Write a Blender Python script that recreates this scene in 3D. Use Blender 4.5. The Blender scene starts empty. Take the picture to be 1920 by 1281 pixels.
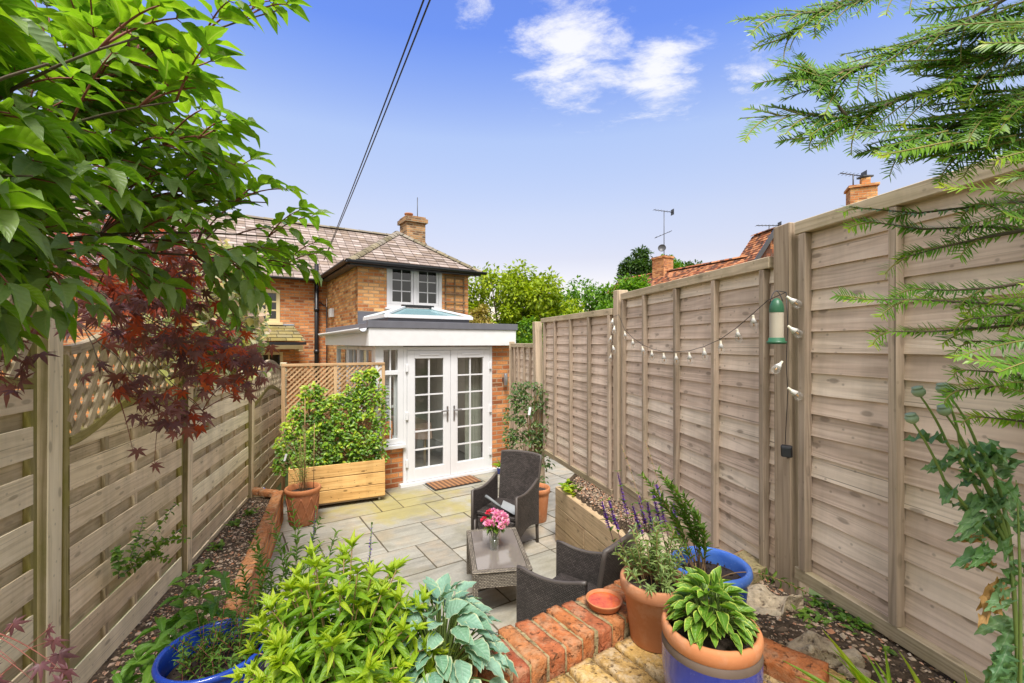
# Rear garden scene. Camera-level horizon at pixel row 643 of the 1920x1281 photograph, 16 mm lens, camera 2.18 m above the patio.
SUN_E=2.4; SUN_A=22; SKY_S=.15; EXPO=1.3
_k=2**(1.15-EXPO)
SKY_TINT=[(e,tuple(_k*x for x in c)) for e,c in ((0.0,(.72,.50,.40)),(.18,(.825,.57,.48)),(.264,(.97,.70,.59)),(.405,(1.05,.85,.79)),(.514,(.69,.69,.91)),(.56,(.53,.60,.95)),(.8,(.50,.57,.95)))]
CLOUD=(2.75,2.75,2.85); FILL_CLOUD=(3.0,2.9,2.75)
import bpy, math, random
import numpy as np
from mathutils import Vector, Matrix, noise as mnoise
random.seed(7); rng = np.random.default_rng(7)
SC = bpy.context.scene; COL = SC.collection
F = 853.33; CH = 2.18; HY = 643.0
V3 = Vector
def P(px, py, Y): return V3(((px-960)/F*Y, Y, CH-(py-HY)/F*Y))
def PZ(px, py, z):
    Y = (CH-z)*F/(py-HY); return V3(((px-960)/F*Y, Y, z))
UP = V3((0,0,1))
# house frame: origin = foot of the left jamb of the french doors
HA = math.radians(33.0)
Ha = V3((math.cos(HA), math.sin(HA), 0)); Hb = V3((-math.sin(HA), math.cos(HA), 0)); H0 = V3((-1.661, 6.915, 0))
def H(s, t, z): return H0 + Ha*s + Hb*t + UP*z
HM = Matrix((Ha, Hb, UP)).transposed()
# terrace wall frame
WA = math.radians(34.4)
Wa = V3((math.cos(WA), math.sin(WA), 0)); Wb = V3((-math.sin(WA), math.cos(WA), 0)); W0 = V3((0.18, 1.56, 0))
def W(s, t, z): return W0 + Wa*s + Wb*t + UP*z
WM = Matrix((Wa, Wb, UP)).transposed()
def frame(d, up=UP):
    d = V3(d).normalized(); s = up.cross(d)
    if s.length < 1e-4: s = V3((1,0,0)).cross(d)
    s.normalize(); n = d.cross(s)
    return d, s, n
def R(a, b): return random.uniform(a, b)
# ------------------------------------------------------------------ mesh builder
class MB:
    def __init__(s):
        s.v=[]; s.n=0; s.loops=[]; s.tot=[]; s.uv=[]; s.r=[]; s.m=[]; s.sm=[]
    def add(s, verts, faces, uvs=None, r=None, m=0, smooth=False):
        verts = np.asarray(verts, dtype=np.float64).reshape(-1,3); k = s.n
        s.v.append(verts); s.n += len(verts)
        rr = R(0,1) if r is None else r
        lo=[]; tt=[]; uu=[]
        for i, f in enumerate(faces):
            lo.extend([k+j for j in f]); tt.append(len(f))
            if uvs is None: uu.extend([(0.5,0.5)]*len(f))
            else: uu.extend(uvs[i])
        s.loops.append(np.array(lo, dtype=np.int32)); s.tot.append(np.array(tt, dtype=np.int32))
        s.uv.append(np.array(uu, dtype=np.float32).reshape(-1,2))
        s.r.append(np.full(len(tt), rr, dtype=np.float32)); s.m.append(np.full(len(tt), m, dtype=np.int32))
        s.sm.append(np.full(len(tt), smooth, dtype=bool))
    def box(s, c, size, M=None, r=None, m=0, jit=0.0):
        """oriented box; UV in metres, u along the longest axis"""
        c = V3(c); M = M or Matrix.Identity(3)
        hx,hy,hz = size[0]/2, size[1]/2, size[2]/2
        loc = [(x*hx,y*hy,z*hz) for x in (-1,1) for y in (-1,1) for z in (-1,1)]
        if jit: loc = [tuple(a+R(-jit,jit) for a in p) for p in loc]
        vs = [tuple(c + M @ V3(p)) for p in loc]
        fs = [(0,1,3,2),(4,6,7,5),(0,4,5,1),(2,3,7,6),(0,2,6,4),(1,5,7,3)]
        L = max(range(3), key=lambda i: size[i]); ou, ov = R(0,30), R(0,30)
        uvs=[]
        for fi, f in enumerate(fs):
            ax = fi//2
            o = [i for i in range(3) if i != ax]
            if L in o: a = L; b = [i for i in o if i != L][0]
            else: a, b = o
            uvs.append([(loc[j][a]+ou, loc[j][b]+ov+ax*0.37) for j in f])
        s.add(vs, fs, uvs, r, m)
    def beam(s, p0, p1, w, h, up=UP, r=None, m=0, jit=0.0):
        """box from p0 to p1; w across, h along 'up'"""
        p0=V3(p0); p1=V3(p1); d, sd, n = frame(p1-p0, up)
        s.box((p0+p1)/2, ((p1-p0).length, w, h), Matrix((d,sd,n)).transposed(), r, m, jit)
    def prism(s, poly, d, r=None, m=0, uvs=None, cap=True):
        """extrude a planar polygon (list of 3d points) by vector d"""
        n=len(poly); poly=[V3(p) for p in poly]; d=V3(d)
        vs=[tuple(p) for p in poly]+[tuple(p+d) for p in poly]
        ax = (poly[1]-poly[0]).normalized(); nn = d.normalized(); ay = nn.cross(ax)
        ou,ov=R(0,30),R(0,30)
        def U(p): q=V3(p)-poly[0]; return (q.dot(ax)+ou, q.dot(ay)+ov)
        fs=[]; us=[]
        if cap:
            fs += [tuple(range(n-1,-1,-1)), tuple(range(n,2*n))]
            us += [[U(vs[i]) for i in f] for f in fs]
        for i in range(n):
            j=(i+1)%n; f=(i,j,n+j,n+i); fs.append(f)
            l=(poly[j]-poly[i]).length; us.append([(ou,ov),(ou+l,ov),(ou+l,ov+d.length),(ou,ov+d.length)])
        s.add(vs,fs,us,r,m)
    def quad(s, a,b,c,d, r=None, m=0, uv=None, smooth=False):
        if uv is None:
            a_,b_,d_=V3(a),V3(b),V3(d); l=(b_-a_).length; h=(d_-a_).length; uv=[(0,0),(l,0),(l,h),(0,h)]
        s.add([tuple(a),tuple(b),tuple(c),tuple(d)], [(0,1,2,3)], [uv], r, m, smooth)
    def wall(s, a, b, z0, z1, thick, holes=(), r=0.5, m=0):
        """wall from a to b (xy), front face on the a-b line, thickness to the left of a->b ; holes (u0,u1,z0,z1)"""
        a=V3((a[0],a[1],0)); b=V3((b[0],b[1],0)); L=(b-a).length; d=(b-a)/L; n=V3((-d.y,d.x,0))*thick
        us=sorted({0,L,*[h[0] for h in holes],*[h[1] for h in holes]}); zs=sorted({z0,z1,*[h[2] for h in holes],*[h[3] for h in holes]})
        us=[u for u in us if 0<=u<=L]; zs=[z for z in zs if z0<=z<=z1]
        def inh(u,z): return any(h[0]<u<h[1] and h[2]<z<h[3] for h in holes)
        for i in range(len(us)-1):
            for j in range(len(zs)-1):
                u0,u1,w0,w1=us[i],us[i+1],zs[j],zs[j+1]
                if inh((u0+u1)/2,(w0+w1)/2): continue
                for off,fl in ((V3((0,0,0)),0),(n,1)):
                    q=[a+d*u0+off+UP*w0,a+d*u1+off+UP*w0,a+d*u1+off+UP*w1,a+d*u0+off+UP*w1]; uv=[(u0,w0),(u1,w0),(u1,w1),(u0,w1)]
                    if fl: q=q[::-1]; uv=uv[::-1]
                    s.add([tuple(x) for x in q],[(0,1,2,3)],[uv],r,m)
        def strip(p,q,l,vert):
            uv=[(0,0),(thick,0),(thick,l),(0,l)] if vert else [(0,0),(l,0),(l,thick),(0,thick)]
            if vert: s.add([tuple(p),tuple(p+n),tuple(q+n),tuple(q)],[(0,1,2,3)],[uv],r,m)
            else: s.add([tuple(p),tuple(q),tuple(q+n),tuple(p+n)],[(0,1,2,3)],[uv],r,m)
        for h in list(holes):
            u0,u1,w0,w1=max(h[0],0),min(h[1],L),max(h[2],z0),min(h[3],z1)
            strip(a+d*u0+UP*w0,a+d*u0+UP*w1,w1-w0,True); strip(a+d*u1+UP*w0,a+d*u1+UP*w1,w1-w0,True)
            strip(a+d*u0+UP*w0,a+d*u1+UP*w0,u1-u0,False); strip(a+d*u0+UP*w1,a+d*u1+UP*w1,u1-u0,False)
        strip(a+UP*z0,a+UP*z1,z1-z0,True); strip(b+UP*z0,b+UP*z1,z1-z0,True); strip(a+UP*z1,b+UP*z1,L,False)
    def tube(s, pts, rad, n=6, r=None, m=0, cap=True):
        pts=[V3(p) for p in pts]; k=len(pts)
        if not hasattr(rad,'__len__'): rad=[rad]*k
        vs=[]; up=V3((0.3,0.2,0.93)); u=0; us=[]
        for i,p in enumerate(pts):
            d=(pts[min(i+1,k-1)]-pts[max(i-1,0)])
            if d.length<1e-9: d=V3((0,0,1))
            d.normalize(); sd=up.cross(d)
            if sd.length<1e-3: sd=V3((1,0,0)).cross(d)
            sd.normalize(); nn=d.cross(sd); up=nn
            if i: u+=(p-pts[i-1]).length
            us.append(u)
            for j in range(n):
                a=2*math.pi*j/n; vs.append(tuple(p+(sd*math.cos(a)+nn*math.sin(a))*rad[i]))
        fs=[]; uv=[]
        for i in range(k-1):
            for j in range(n):
                j2=(j+1)%n; fs.append((i*n+j,i*n+j2,(i+1)*n+j2,(i+1)*n+j))
                uv.append([(us[i],j/n*.2),(us[i],(j+1)/n*.2),(us[i+1],(j+1)/n*.2),(us[i+1],j/n*.2)])
        if cap:
            fs+= [tuple(range(n-1,-1,-1)), tuple((k-1)*n+j for j in range(n))]; uv += [[(0,0)]*n,[(0,0)]*n]
        s.add(vs,fs,uv,r,m,True)
    def lathe(s, prof, c, n=40, m=0, r=None, mats=None, axis=UP, wob=0.0):
        """prof: list of (radius, height)"""
        c=V3(c); d=V3(axis).normalized(); sd=(V3((1,0,0)) if abs(d.x)<.9 else V3((0,1,0))); sd=(sd-d*sd.dot(d)).normalized(); nn=d.cross(sd)
        vs=[]
        for (rr,h) in prof:
            for j in range(n):
                a=2*math.pi*j/n; q=rr*(1+wob*math.sin(a*2+h*9)); vs.append(tuple(c+d*h+(sd*math.cos(a)+nn*math.sin(a))*q))
        l=0
        for i in range(len(prof)-1):
            fs=[];uv=[]; dl=math.dist(prof[i],prof[i+1])
            for j in range(n):
                j2=(j+1)%n; fs.append((i*n+j,i*n+j2,(i+1)*n+j2,(i+1)*n+j)); uv.append([(j/n,l),((j+1)/n,l),((j+1)/n,l+dl),(j/n,l+dl)])
            l+=dl
            if i==0: s.add(vs,fs,uv,r,mats[i] if mats else m,True); k=s.n-len(vs)
            else:
                s.loops.append(np.array([k+x for f in fs for x in f],dtype=np.int32)); s.tot.append(np.full(n,4,dtype=np.int32))
                s.uv.append(np.array(uv,dtype=np.float32).reshape(-1,2)); s.r.append(np.full(n,s.r[-1][0],dtype=np.float32))
                s.m.append(np.full(n,mats[i] if mats else m,dtype=np.int32)); s.sm.append(np.full(n,True))
    def rough(s, c, size, M=None, res=(5,3,3), amp=0.004, rnd=0.25, r=None, m=0, fq=18):
        """worn block: subdivided cube shell, rounded corners, noise displaced"""
        c=V3(c); M=M or Matrix.Identity(3); seed=V3((R(0,50),R(0,50),R(0,50))); idx={}; vs=[]; fs=[]; uv=[]
        nx,ny,nz=res; e=rnd*min(size)
        def vert(i,j,k):
            if (i,j,k) in idx: return idx[(i,j,k)]
            p=V3(((i/nx-.5)*size[0],(j/ny-.5)*size[1],(k/nz-.5)*size[2]))
            q=V3([max(-size[a]/2+e,min(size[a]/2-e,p[a])) for a in range(3)]); d=p-q
            if d.length>1e-6: p=q+d.normalized()*min(d.length,e)
            nv=mnoise.noise_vector(seed+p*fq); p=p+nv*amp
            idx[(i,j,k)]=len(vs); vs.append(tuple(c+M@p)); return idx[(i,j,k)]
        ou,ov=R(0,30),R(0,30)
        def face(q,a,b):
            fs.append(tuple(vert(*x) for x in q)); uv.append([(x[a]/res[a]*size[a]+ou,x[b]/res[b]*size[b]+ov) for x in q])
        for i in range(nx):
            for j in range(ny):
                face([(i,j,nz),(i+1,j,nz),(i+1,j+1,nz),(i,j+1,nz)],0,1); face([(i,j,0),(i,j+1,0),(i+1,j+1,0),(i+1,j,0)],0,1)
        for i in range(nx):
            for k in range(nz):
                face([(i,0,k),(i+1,0,k),(i+1,0,k+1),(i,0,k+1)],0,2); face([(i,ny,k),(i,ny,k+1),(i+1,ny,k+1),(i+1,ny,k)],0,2)
        for j in range(ny):
            for k in range(nz):
                face([(0,j,k),(0,j,k+1),(0,j+1,k+1),(0,j+1,k)],1,2); face([(nx,j,k),(nx,j+1,k),(nx,j+1,k+1),(nx,j,k+1)],1,2)
        s.add(vs,fs,uv,r,m,True)
    def leaves(s, T, inst, m=0):
        """T=(verts,faces,uv per vertex); inst rows: pos, forward, side, normal, L, W, rnd"""
        if not inst: return
        tv,tf,tu=T; tv=np.asarray(tv); n=len(inst); k=len(tv)
        pos=np.array([i[0] for i in inst]); fw=np.array([i[1] for i in inst]); sd=np.array([i[2] for i in inst]); nn=np.array([i[3] for i in inst])
        L=np.array([i[4] for i in inst])[:,None,None]; Wd=np.array([i[5] for i in inst])[:,None,None]; rr=np.array([i[6] for i in inst],dtype=np.float32)
        vs=pos[:,None,:]+fw[:,None,:]*(tv[None,:,0:1]*L)+sd[:,None,:]*(tv[None,:,1:2]*Wd)+nn[:,None,:]*(tv[None,:,2:3]*L)
        base=s.n+np.arange(n)*k
        fl=np.array([j for f in tf for j in f]); ft=np.array([len(f) for f in tf])
        s.v.append(vs.reshape(-1,3)); s.n+=n*k
        s.loops.append((base[:,None]+fl[None,:]).reshape(-1).astype(np.int32)); s.tot.append(np.tile(ft,n).astype(np.int32))
        s.uv.append(np.tile(np.asarray(tu,dtype=np.float32)[fl],(n,1))); s.r.append(np.repeat(rr,len(ft)))
        s.m.append(np.full(n*len(ft),m,dtype=np.int32)); s.sm.append(np.full(n*len(ft),True))
    def build(s, name, mats, parent=None, loc=None, local=False, bevel=0, label=None):
        if not isinstance(mats,(list,tuple)): mats=[mats]
        me=bpy.data.meshes.new(name); vs=np.concatenate(s.v) if s.v else np.zeros((0,3))
        off=V3((0,0,0))
        if loc is not None: off=V3(loc)
        elif parent is not None and not local:
            q=parent
            while q is not None: off=off+q.location; q=q.parent
        if not local: vs=vs-np.array(off)
        lo=np.concatenate(s.loops); tt=np.concatenate(s.tot)
        me.vertices.add(len(vs)); me.vertices.foreach_set('co',vs.astype(np.float32).ravel())
        me.loops.add(len(lo)); me.loops.foreach_set('vertex_index',lo)
        me.polygons.add(len(tt)); me.polygons.foreach_set('loop_start',np.concatenate([[0],np.cumsum(tt)[:-1]]).astype(np.int32))
        me.polygons.foreach_set('loop_total',tt)
        me.polygons.foreach_set('material_index',np.concatenate(s.m)); me.polygons.foreach_set('use_smooth',np.concatenate(s.sm))
        uvl=me.uv_layers.new(name='UVMap'); uvl.data.foreach_set('uv',np.concatenate(s.uv).ravel())
        at=me.attributes.new('rnd','FLOAT','FACE'); at.data.foreach_set('value',np.concatenate(s.r))
        me.update(calc_edges=True); me.validate()
        for m in mats: me.materials.append(m)
        o=bpy.data.objects.new(name,me); COL.objects.link(o)
        if parent is not None: o.parent=parent
        if loc is not None and parent is None: o.location=loc
        if label: o['label']=label
        if bevel:
            b=o.modifiers.new('bevel','BEVEL'); b.width=bevel; b.segments=1; b.limit_method='ANGLE'; b.angle_limit=math.radians(50)
        return o
def thing(name, label, cat, loc, group=None):
    o=bpy.data.objects.new(name,None); COL.objects.link(o); o.location=loc; o.empty_display_size=.1
    return tag(o,label,cat,group)
def tag(o, label, cat, group=None):
    o['label']=label; o['category']=cat
    if group: o['group']=group
    return o
def structure(o): o['kind']='structure'; return o
def stuff(o): o['kind']='stuff'; return o
# ------------------------------------------------------------------ leaf shapes
def leaf_t(nl, nw, wf, droop=.25, fold=.25, wave=0.0, curl=0.0, jag=0.0, jagn=5):
    v=[];u=[];f=[]
    for i in range(nl+1):
        x=i/nl; w=wf(x)
        if jag: w*=1+jag*(((x*jagn)%1)-.5)*2
        for j in range(nw+1):
            t=j/nw*2-1; y=t*w*.5
            z=-droop*x*x+fold*(math.sqrt(y*y+.004)-.063)*.9-curl*t*t*w*.4+wave*math.sin(x*19+t*2)*abs(t)*w*.25
            v.append((x,y,z)); u.append((x,(t+1)/2))
    for i in range(nl):
        for j in range(nw):
            a=i*(nw+1)+j; f.append((a,a+1,a+nw+2,a+nw+1))
    return v,f,u
def ovate(x): return max(.02, math.sin(math.pi*min(1,x**.72))**.85) if x<1 else .02
def ovate2(x): return max(.012, (math.sin(math.pi*min(1,x**.80))**.72)*(1-.45*max(0,x-.65)/.35)) if x<1 else .012
def ellip(x): return max(.03, math.sin(math.pi*x)**.75)
def lance(x): return max(.03, math.sin(math.pi*x**.6)**1.1)
T_BIG=leaf_t(12,6,ovate2,droop=.42,fold=.34,wave=.10)
T_BIG2=leaf_t(10,4,ovate,droop=.16,fold=.42,wave=.08)
T_MED=leaf_t(5,2,ovate2,droop=.3,fold=.3)
T_LAN=leaf_t(6,2,lance,droop=.22,fold=.35)
T_SM=leaf_t(2,2,ellip,droop=.2,fold=.3)
T_RND=leaf_t(5,2,ellip,droop=.25,fold=.3,wave=.2)
T_HOS=leaf_t(9,6,lambda x: ellip(min(1,x**.82)) if x<1 else .03,droop=.30,fold=.30,wave=.22)
T_POP=leaf_t(24,4,ovate2,droop=.40,fold=.25,wave=.8,jag=.26,jagn=8.3)
T_NEED=leaf_t(2,1,lambda x:(.8,1,.25)[int(round(x*2))],droop=.10,fold=0)
T_STRAP=leaf_t(8,2,lambda x:.9*(1-x**3)+.05,droop=.5,fold=.3)
T_CARD=leaf_t(1,1,lambda x:1,droop=.15,fold=.0)
def maple_t():
    v=[(0,0,0)];u=[(.3,.5)];f=[]
    lobes=[(-128,.42),(-84,.72),(-42,.95),(0,1.08),(42,.95),(84,.72),(128,.42)]
    def pt(a,r,z=0):
        a=math.radians(a); x=r*math.cos(a); y=r*math.sin(a); v.append((x,y,-.30*r*r+z)); u.append((min(1,r),.5+.5*math.sin(a)*r)); return len(v)-1
    pn=pt(-155,.16)
    for i,(a,L) in enumerate(lobes):
        m1=pt(a-13,L*.52,-.02); tp=pt(a+R(-3,3),L,-.06); m2=pt(a+13,L*.52,-.02); md=pt(a,L*.5,.03)
        n2=pt(a+21 if i<6 else 155,.32 if i<6 else .16)
        f+= [(0,pn,m1,md),(md,m1,tp),(md,tp,m2),(0,md,m2,n2)]; pn=n2
    return v,f,u
T_MAP=maple_t()
def leaf(pos, d, up=UP, L=.1, W=.05, r=None, roll=0.0):
    d=V3(d).normalized(); s=V3(up).cross(d)
    if s.length<1e-3: s=V3((1,0,0)).cross(d)
    s.normalize(); n=d.cross(s)
    if roll: s,n=s*math.cos(roll)+n*math.sin(roll), n*math.cos(roll)-s*math.sin(roll)
    return (tuple(pos),tuple(d),tuple(s),tuple(n),L,W,R(0,1) if r is None else r)
def rdir(zmin=-1,zmax=1):
    z=R(zmin,zmax); a=R(0,2*math.pi); q=math.sqrt(max(0,1-z*z)); return V3((q*math.cos(a),q*math.sin(a),z))
def bez(p0,p1,p2,n=8):
    p0,p1,p2=V3(p0),V3(p1),V3(p2)
    return [p0*(1-t)**2+p1*2*t*(1-t)+p2*t*t for t in [i/n for i in range(n+1)]]
# ------------------------------------------------------------------ materials
class NB:
    def __init__(s,name):
        s.mat=bpy.data.materials.new(name); s.mat.use_nodes=True; s.t=s.mat.node_tree; s.t.nodes.clear()
        s.out=s.t.nodes.new('ShaderNodeOutputMaterial')
    def n(s,ty,ins=None,**pr):
        nd=s.t.nodes.new(ty)
        for k,v in pr.items(): setattr(nd,k,v)
        for k,v in (ins or {}).items(): s.set(nd.inputs[k],v)
        return nd
    def set(s,sock,v):
        if isinstance(v,bpy.types.NodeSocket): s.t.links.new(v,sock)
        else:
            if hasattr(sock.default_value,'__len__') and not hasattr(v,'__len__'): v=[v]*len(sock.default_value)
            if hasattr(v,'__len__') and len(v)==3 and len(sock.default_value)==4: v=(*v,1)
            sock.default_value=v
    def uv(s): return s.n('ShaderNodeUVMap',uv_map='UVMap').outputs[0]
    def obj(s): return s.n('ShaderNodeTexCoord').outputs['Object']
    def geo(s): return s.n('ShaderNodeNewGeometry').outputs['Position']
    def rnd(s): return s.n('ShaderNodeAttribute',attribute_name='rnd').outputs['Fac']
    def map(s,v,scale=(1,1,1),loc=(0,0,0),rot=(0,0,0)): return s.n('ShaderNodeMapping',{0:v,1:loc,2:rot,3:scale}).outputs[0]
    def off(s,v,fac,k=37.0):
        c=s.n('ShaderNodeCombineXYZ',{0:s.math('MULTIPLY',fac,k),1:s.math('MULTIPLY',fac,k*1.7),2:s.math('MULTIPLY',fac,k*.6)}).outputs[0]
        return s.n('ShaderNodeVectorMath',{0:v,1:c},operation='ADD').outputs[0]
    def noise(s,v,scale=5,detail=4,rough=.55,dist=0.0,col=False):
        return s.n('ShaderNodeTexNoise',{'Vector':v,'Scale':scale,'Detail':detail,'Roughness':rough,'Distortion':dist}).outputs[1 if col else 0]
    def vor(s,v,scale=5,feature='F1',out='Distance',rand=1.0):
        return s.n('ShaderNodeTexVoronoi',{'Vector':v,'Scale':scale,'Randomness':rand},feature=feature,voronoi_dimensions='2D').outputs[out]
    def math(s,op,a,b=0.0,c=0.0,clamp=False):
        nd=s.n('ShaderNodeMath',{0:a,1:b},operation=op,use_clamp=clamp)
        if op in('MULTIPLY_ADD',): s.set(nd.inputs[2],c)
        return nd.outputs[0]
    def ramp(s,fac,stops,interp='LINEAR'):
        nd=s.n('ShaderNodeValToRGB',{0:fac}); cr=nd.color_ramp; cr.interpolation=interp
        while len(cr.elements)<len(stops): cr.elements.new(.5)
        for e,(p,c) in zip(cr.elements,stops):
            e.position=p; e.color=(*c,1) if hasattr(c,'__len__') else (c,c,c,1)
        return nd.outputs[0]
    def mix(s,fac,a,b,mode='MIX'):
        nd=s.n('ShaderNodeMix',data_type='RGBA',blend_type=mode); s.set(nd.inputs[0],fac); s.set(nd.inputs[6],a); s.set(nd.inputs[7],b); return nd.outputs[2]
    def hsv(s,col,h=.5,sa=1,v=1): return s.n('ShaderNodeHueSaturation',{'Hue':h,'Saturation':sa,'Value':v,'Color':col}).outputs[0]
    def bump(s,h,st=.3,dist=.01,normal=None):
        d={'Height':h,'Strength':st,'Distance':dist}
        if normal is not None: d['Normal']=normal
        return s.n('ShaderNodeBump',d).outputs[0]
    def pbr(s,col,rough=.7,normal=None,metal=0,spec=.5,**kw):
        d={'Base Color':col,'Roughness':rough,'Metallic':metal,'Specular IOR Level':spec}
        if normal is not None: d['Normal']=normal
        d.update(kw); return s.n('ShaderNodeBsdfPrincipled',d).outputs[0]
    def done(s,sh): s.t.links.new(sh,s.out.inputs[0]); return s.mat
def plain(name,col,rough=.5,metal=0,spec=.5,var=.08,bs=60,bst=.05):
    b=NB(name); v=b.obj(); n=b.noise(v,9,5); c=b.mix(b.math('MULTIPLY',n,1.0),tuple(x*(1-var*1.6) for x in col),tuple(min(1,x*(1+var)) for x in col))
    return b.done(b.pbr(c,b.math('MULTIPLY_ADD',n,.25,rough-.1),b.bump(b.noise(v,bs,3),bst,.002),metal,spec))
def wood(name, light, mid, dark, green=0.0, gcol=(.16,.17,.04), grain=1.0, knots=.5, rough=.8, tone=.42):
    b=NB(name); uv=b.uv(); r=b.rnd(); v=b.off(uv,r,61)
    dis=b.noise(b.map(v,(1.3,5,1)),1.0,3,col=True)
    wv=b.n('ShaderNodeVectorMath',{0:v,1:b.n('ShaderNodeVectorMath',{0:dis,1:(.10,.045,0)},operation='MULTIPLY').outputs[0]},operation='ADD').outputs[0]
    g1=b.noise(b.map(wv,(1.6,60*grain,1)),1.0,5,.62)
    g2=b.noise(b.map(wv,(.55,11*grain,1)),1.0,3,.5,.6)
    ring=b.math('SINE',b.math('MULTIPLY',g2,46)); ring=b.math('MULTIPLY_ADD',ring,.5,.5)
    bl=b.noise(b.map(v,(2.2,7,1)),1.0,4,.6)
    f=b.math('ADD',b.math('MULTIPLY',g1,.55),b.math('ADD',b.math('MULTIPLY',ring,.22),b.math('MULTIPLY',bl,.33)))
    c=b.ramp(f,[(.30,dark),(.50,mid),(.72,light)])
    c=b.mix(tone,c,b.ramp(r,[(0,tuple(x*.62 for x in mid)),(.5,mid),(1,tuple(min(1,x*1.25) for x in light))]))
    # knots
    kd=b.vor(b.map(wv,(2.6,6.4,1)),1.0)
    km=b.math('MULTIPLY',b.ramp(kd,[(.05,1),(.085,0)]),knots)
    c=b.mix(km,c,tuple(x*.28 for x in dark))
    halo=b.ramp(kd,[(.07,.45),(.20,0)]); c=b.mix(b.math('MULTIPLY',halo,knots*.7),c,tuple(x*.75 for x in mid))
    nk=b.vor(b.map(v,(7.5,9.5,1),(3,1,0)),1.0); c=b.mix(b.math('MULTIPLY',b.ramp(nk,[(.03,1),(.065,0)]),.7*knots),c,tuple(x*.25 for x in dark))
    gp=b.map(b.geo(),(7,7,.55)); ws=b.noise(gp,1.0,5,.65); c=b.mix(.38,c,b.mix(1.0,c,b.ramp(ws,[(.3,.62),(.5,1.0),(.7,1.22)]),'MULTIPLY'))
    # checks
    cr=b.noise(b.map(v,(.9,95,1)),1.0,2,.5); c=b.mix(b.ramp(cr,[(.66,0),(.74,.75)]),c,tuple(x*.35 for x in dark))
    if green:
        gm=b.noise(b.geo(),2.6,5,.65); gm=b.ramp(gm,[(.42,0),(.68,1)]); c=b.mix(b.math('MULTIPLY',gm,green),c,gcol)
    h=b.math('ADD',b.math('MULTIPLY',g1,.6),b.math('MULTIPLY',ring,.3))
    return b.done(b.pbr(c,rough,b.bump(h,.35,.003),0,.25))
def brickm(name, c1, c2, c3, mortar, sc=1.0, pale=.35, dark=.3, bw=.225, rh=.075, ms=.010):
    b=NB(name); uv=b.uv()
    jit=b.noise(b.map(uv,(9,9,9)),1.0,2,col=True)
    uvj=b.n('ShaderNodeVectorMath',{0:uv,1:b.n('ShaderNodeVectorMath',{0:jit,1:(.010,.007,0)},operation='MULTIPLY').outputs[0]},operation='ADD').outputs[0]
    bt=b.n('ShaderNodeTexBrick',{'Vector':uvj,'Color1':(*c1,1),'Color2':(*c2,1),'Mortar':(*mortar,1),'Scale':1.0,'Mortar Size':ms,'Mortar Smooth':.25,'Bias':0.0,'Brick Width':bw,'Row Height':rh},offset=.5)
    bt2=b.n('ShaderNodeTexBrick',{'Vector':uvj,'Color1':(0,0,0,1),'Color2':(1,1,1,1),'Mortar':(.5,.5,.5,1),'Scale':1.0,'Mortar Size':ms,'Bias':0.0,'Brick Width':bw,'Row Height':rh},offset=.5)
    rr=b.ramp(bt2.outputs[0],[(0,tuple(x*.55 for x in c3)),(.22,c3),(.48,c1),(.75,c2),(1,tuple(min(1,x*1.12+.05) for x in c2))])
    pb=b.noise(b.map(uv,(3.2,9,1)),1.0,2); c=b.mix(b.ramp(pb,[(.5,0),(.65,.5)]),rr,c3)
    n1=b.noise(uv,42,5,.7); c=b.mix(.5,c,b.mix(1.0,c,b.ramp(n1,[(.25,.45),(.75,1.35)]),'MULTIPLY'))
    ef=b.noise(uv,5.5,6,.72); c=b.mix(b.math('MULTIPLY',b.ramp(ef,[(.56,0),(.68,1)]),pale),c,(.62,.55,.45))
    st=b.noise(b.map(uv,(1.1,.6,1)),1.6,5,.7); c=b.mix(b.math('MULTIPLY',b.ramp(st,[(.5,0),(.75,1)]),dark),c,(.07,.05,.04))
    mf=bt.outputs['Fac']
    mc=b.mix(b.noise(uv,30,3),tuple(x*.7 for x in mortar),tuple(min(1,x*1.2) for x in mortar))
    c=b.mix(mf,c,mc)
    h=b.math('SUBTRACT',b.math('MULTIPLY',n1,.35),mf)
    return b.done(b.pbr(c,.9,b.bump(h,.7,.006),0,.2))
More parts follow.
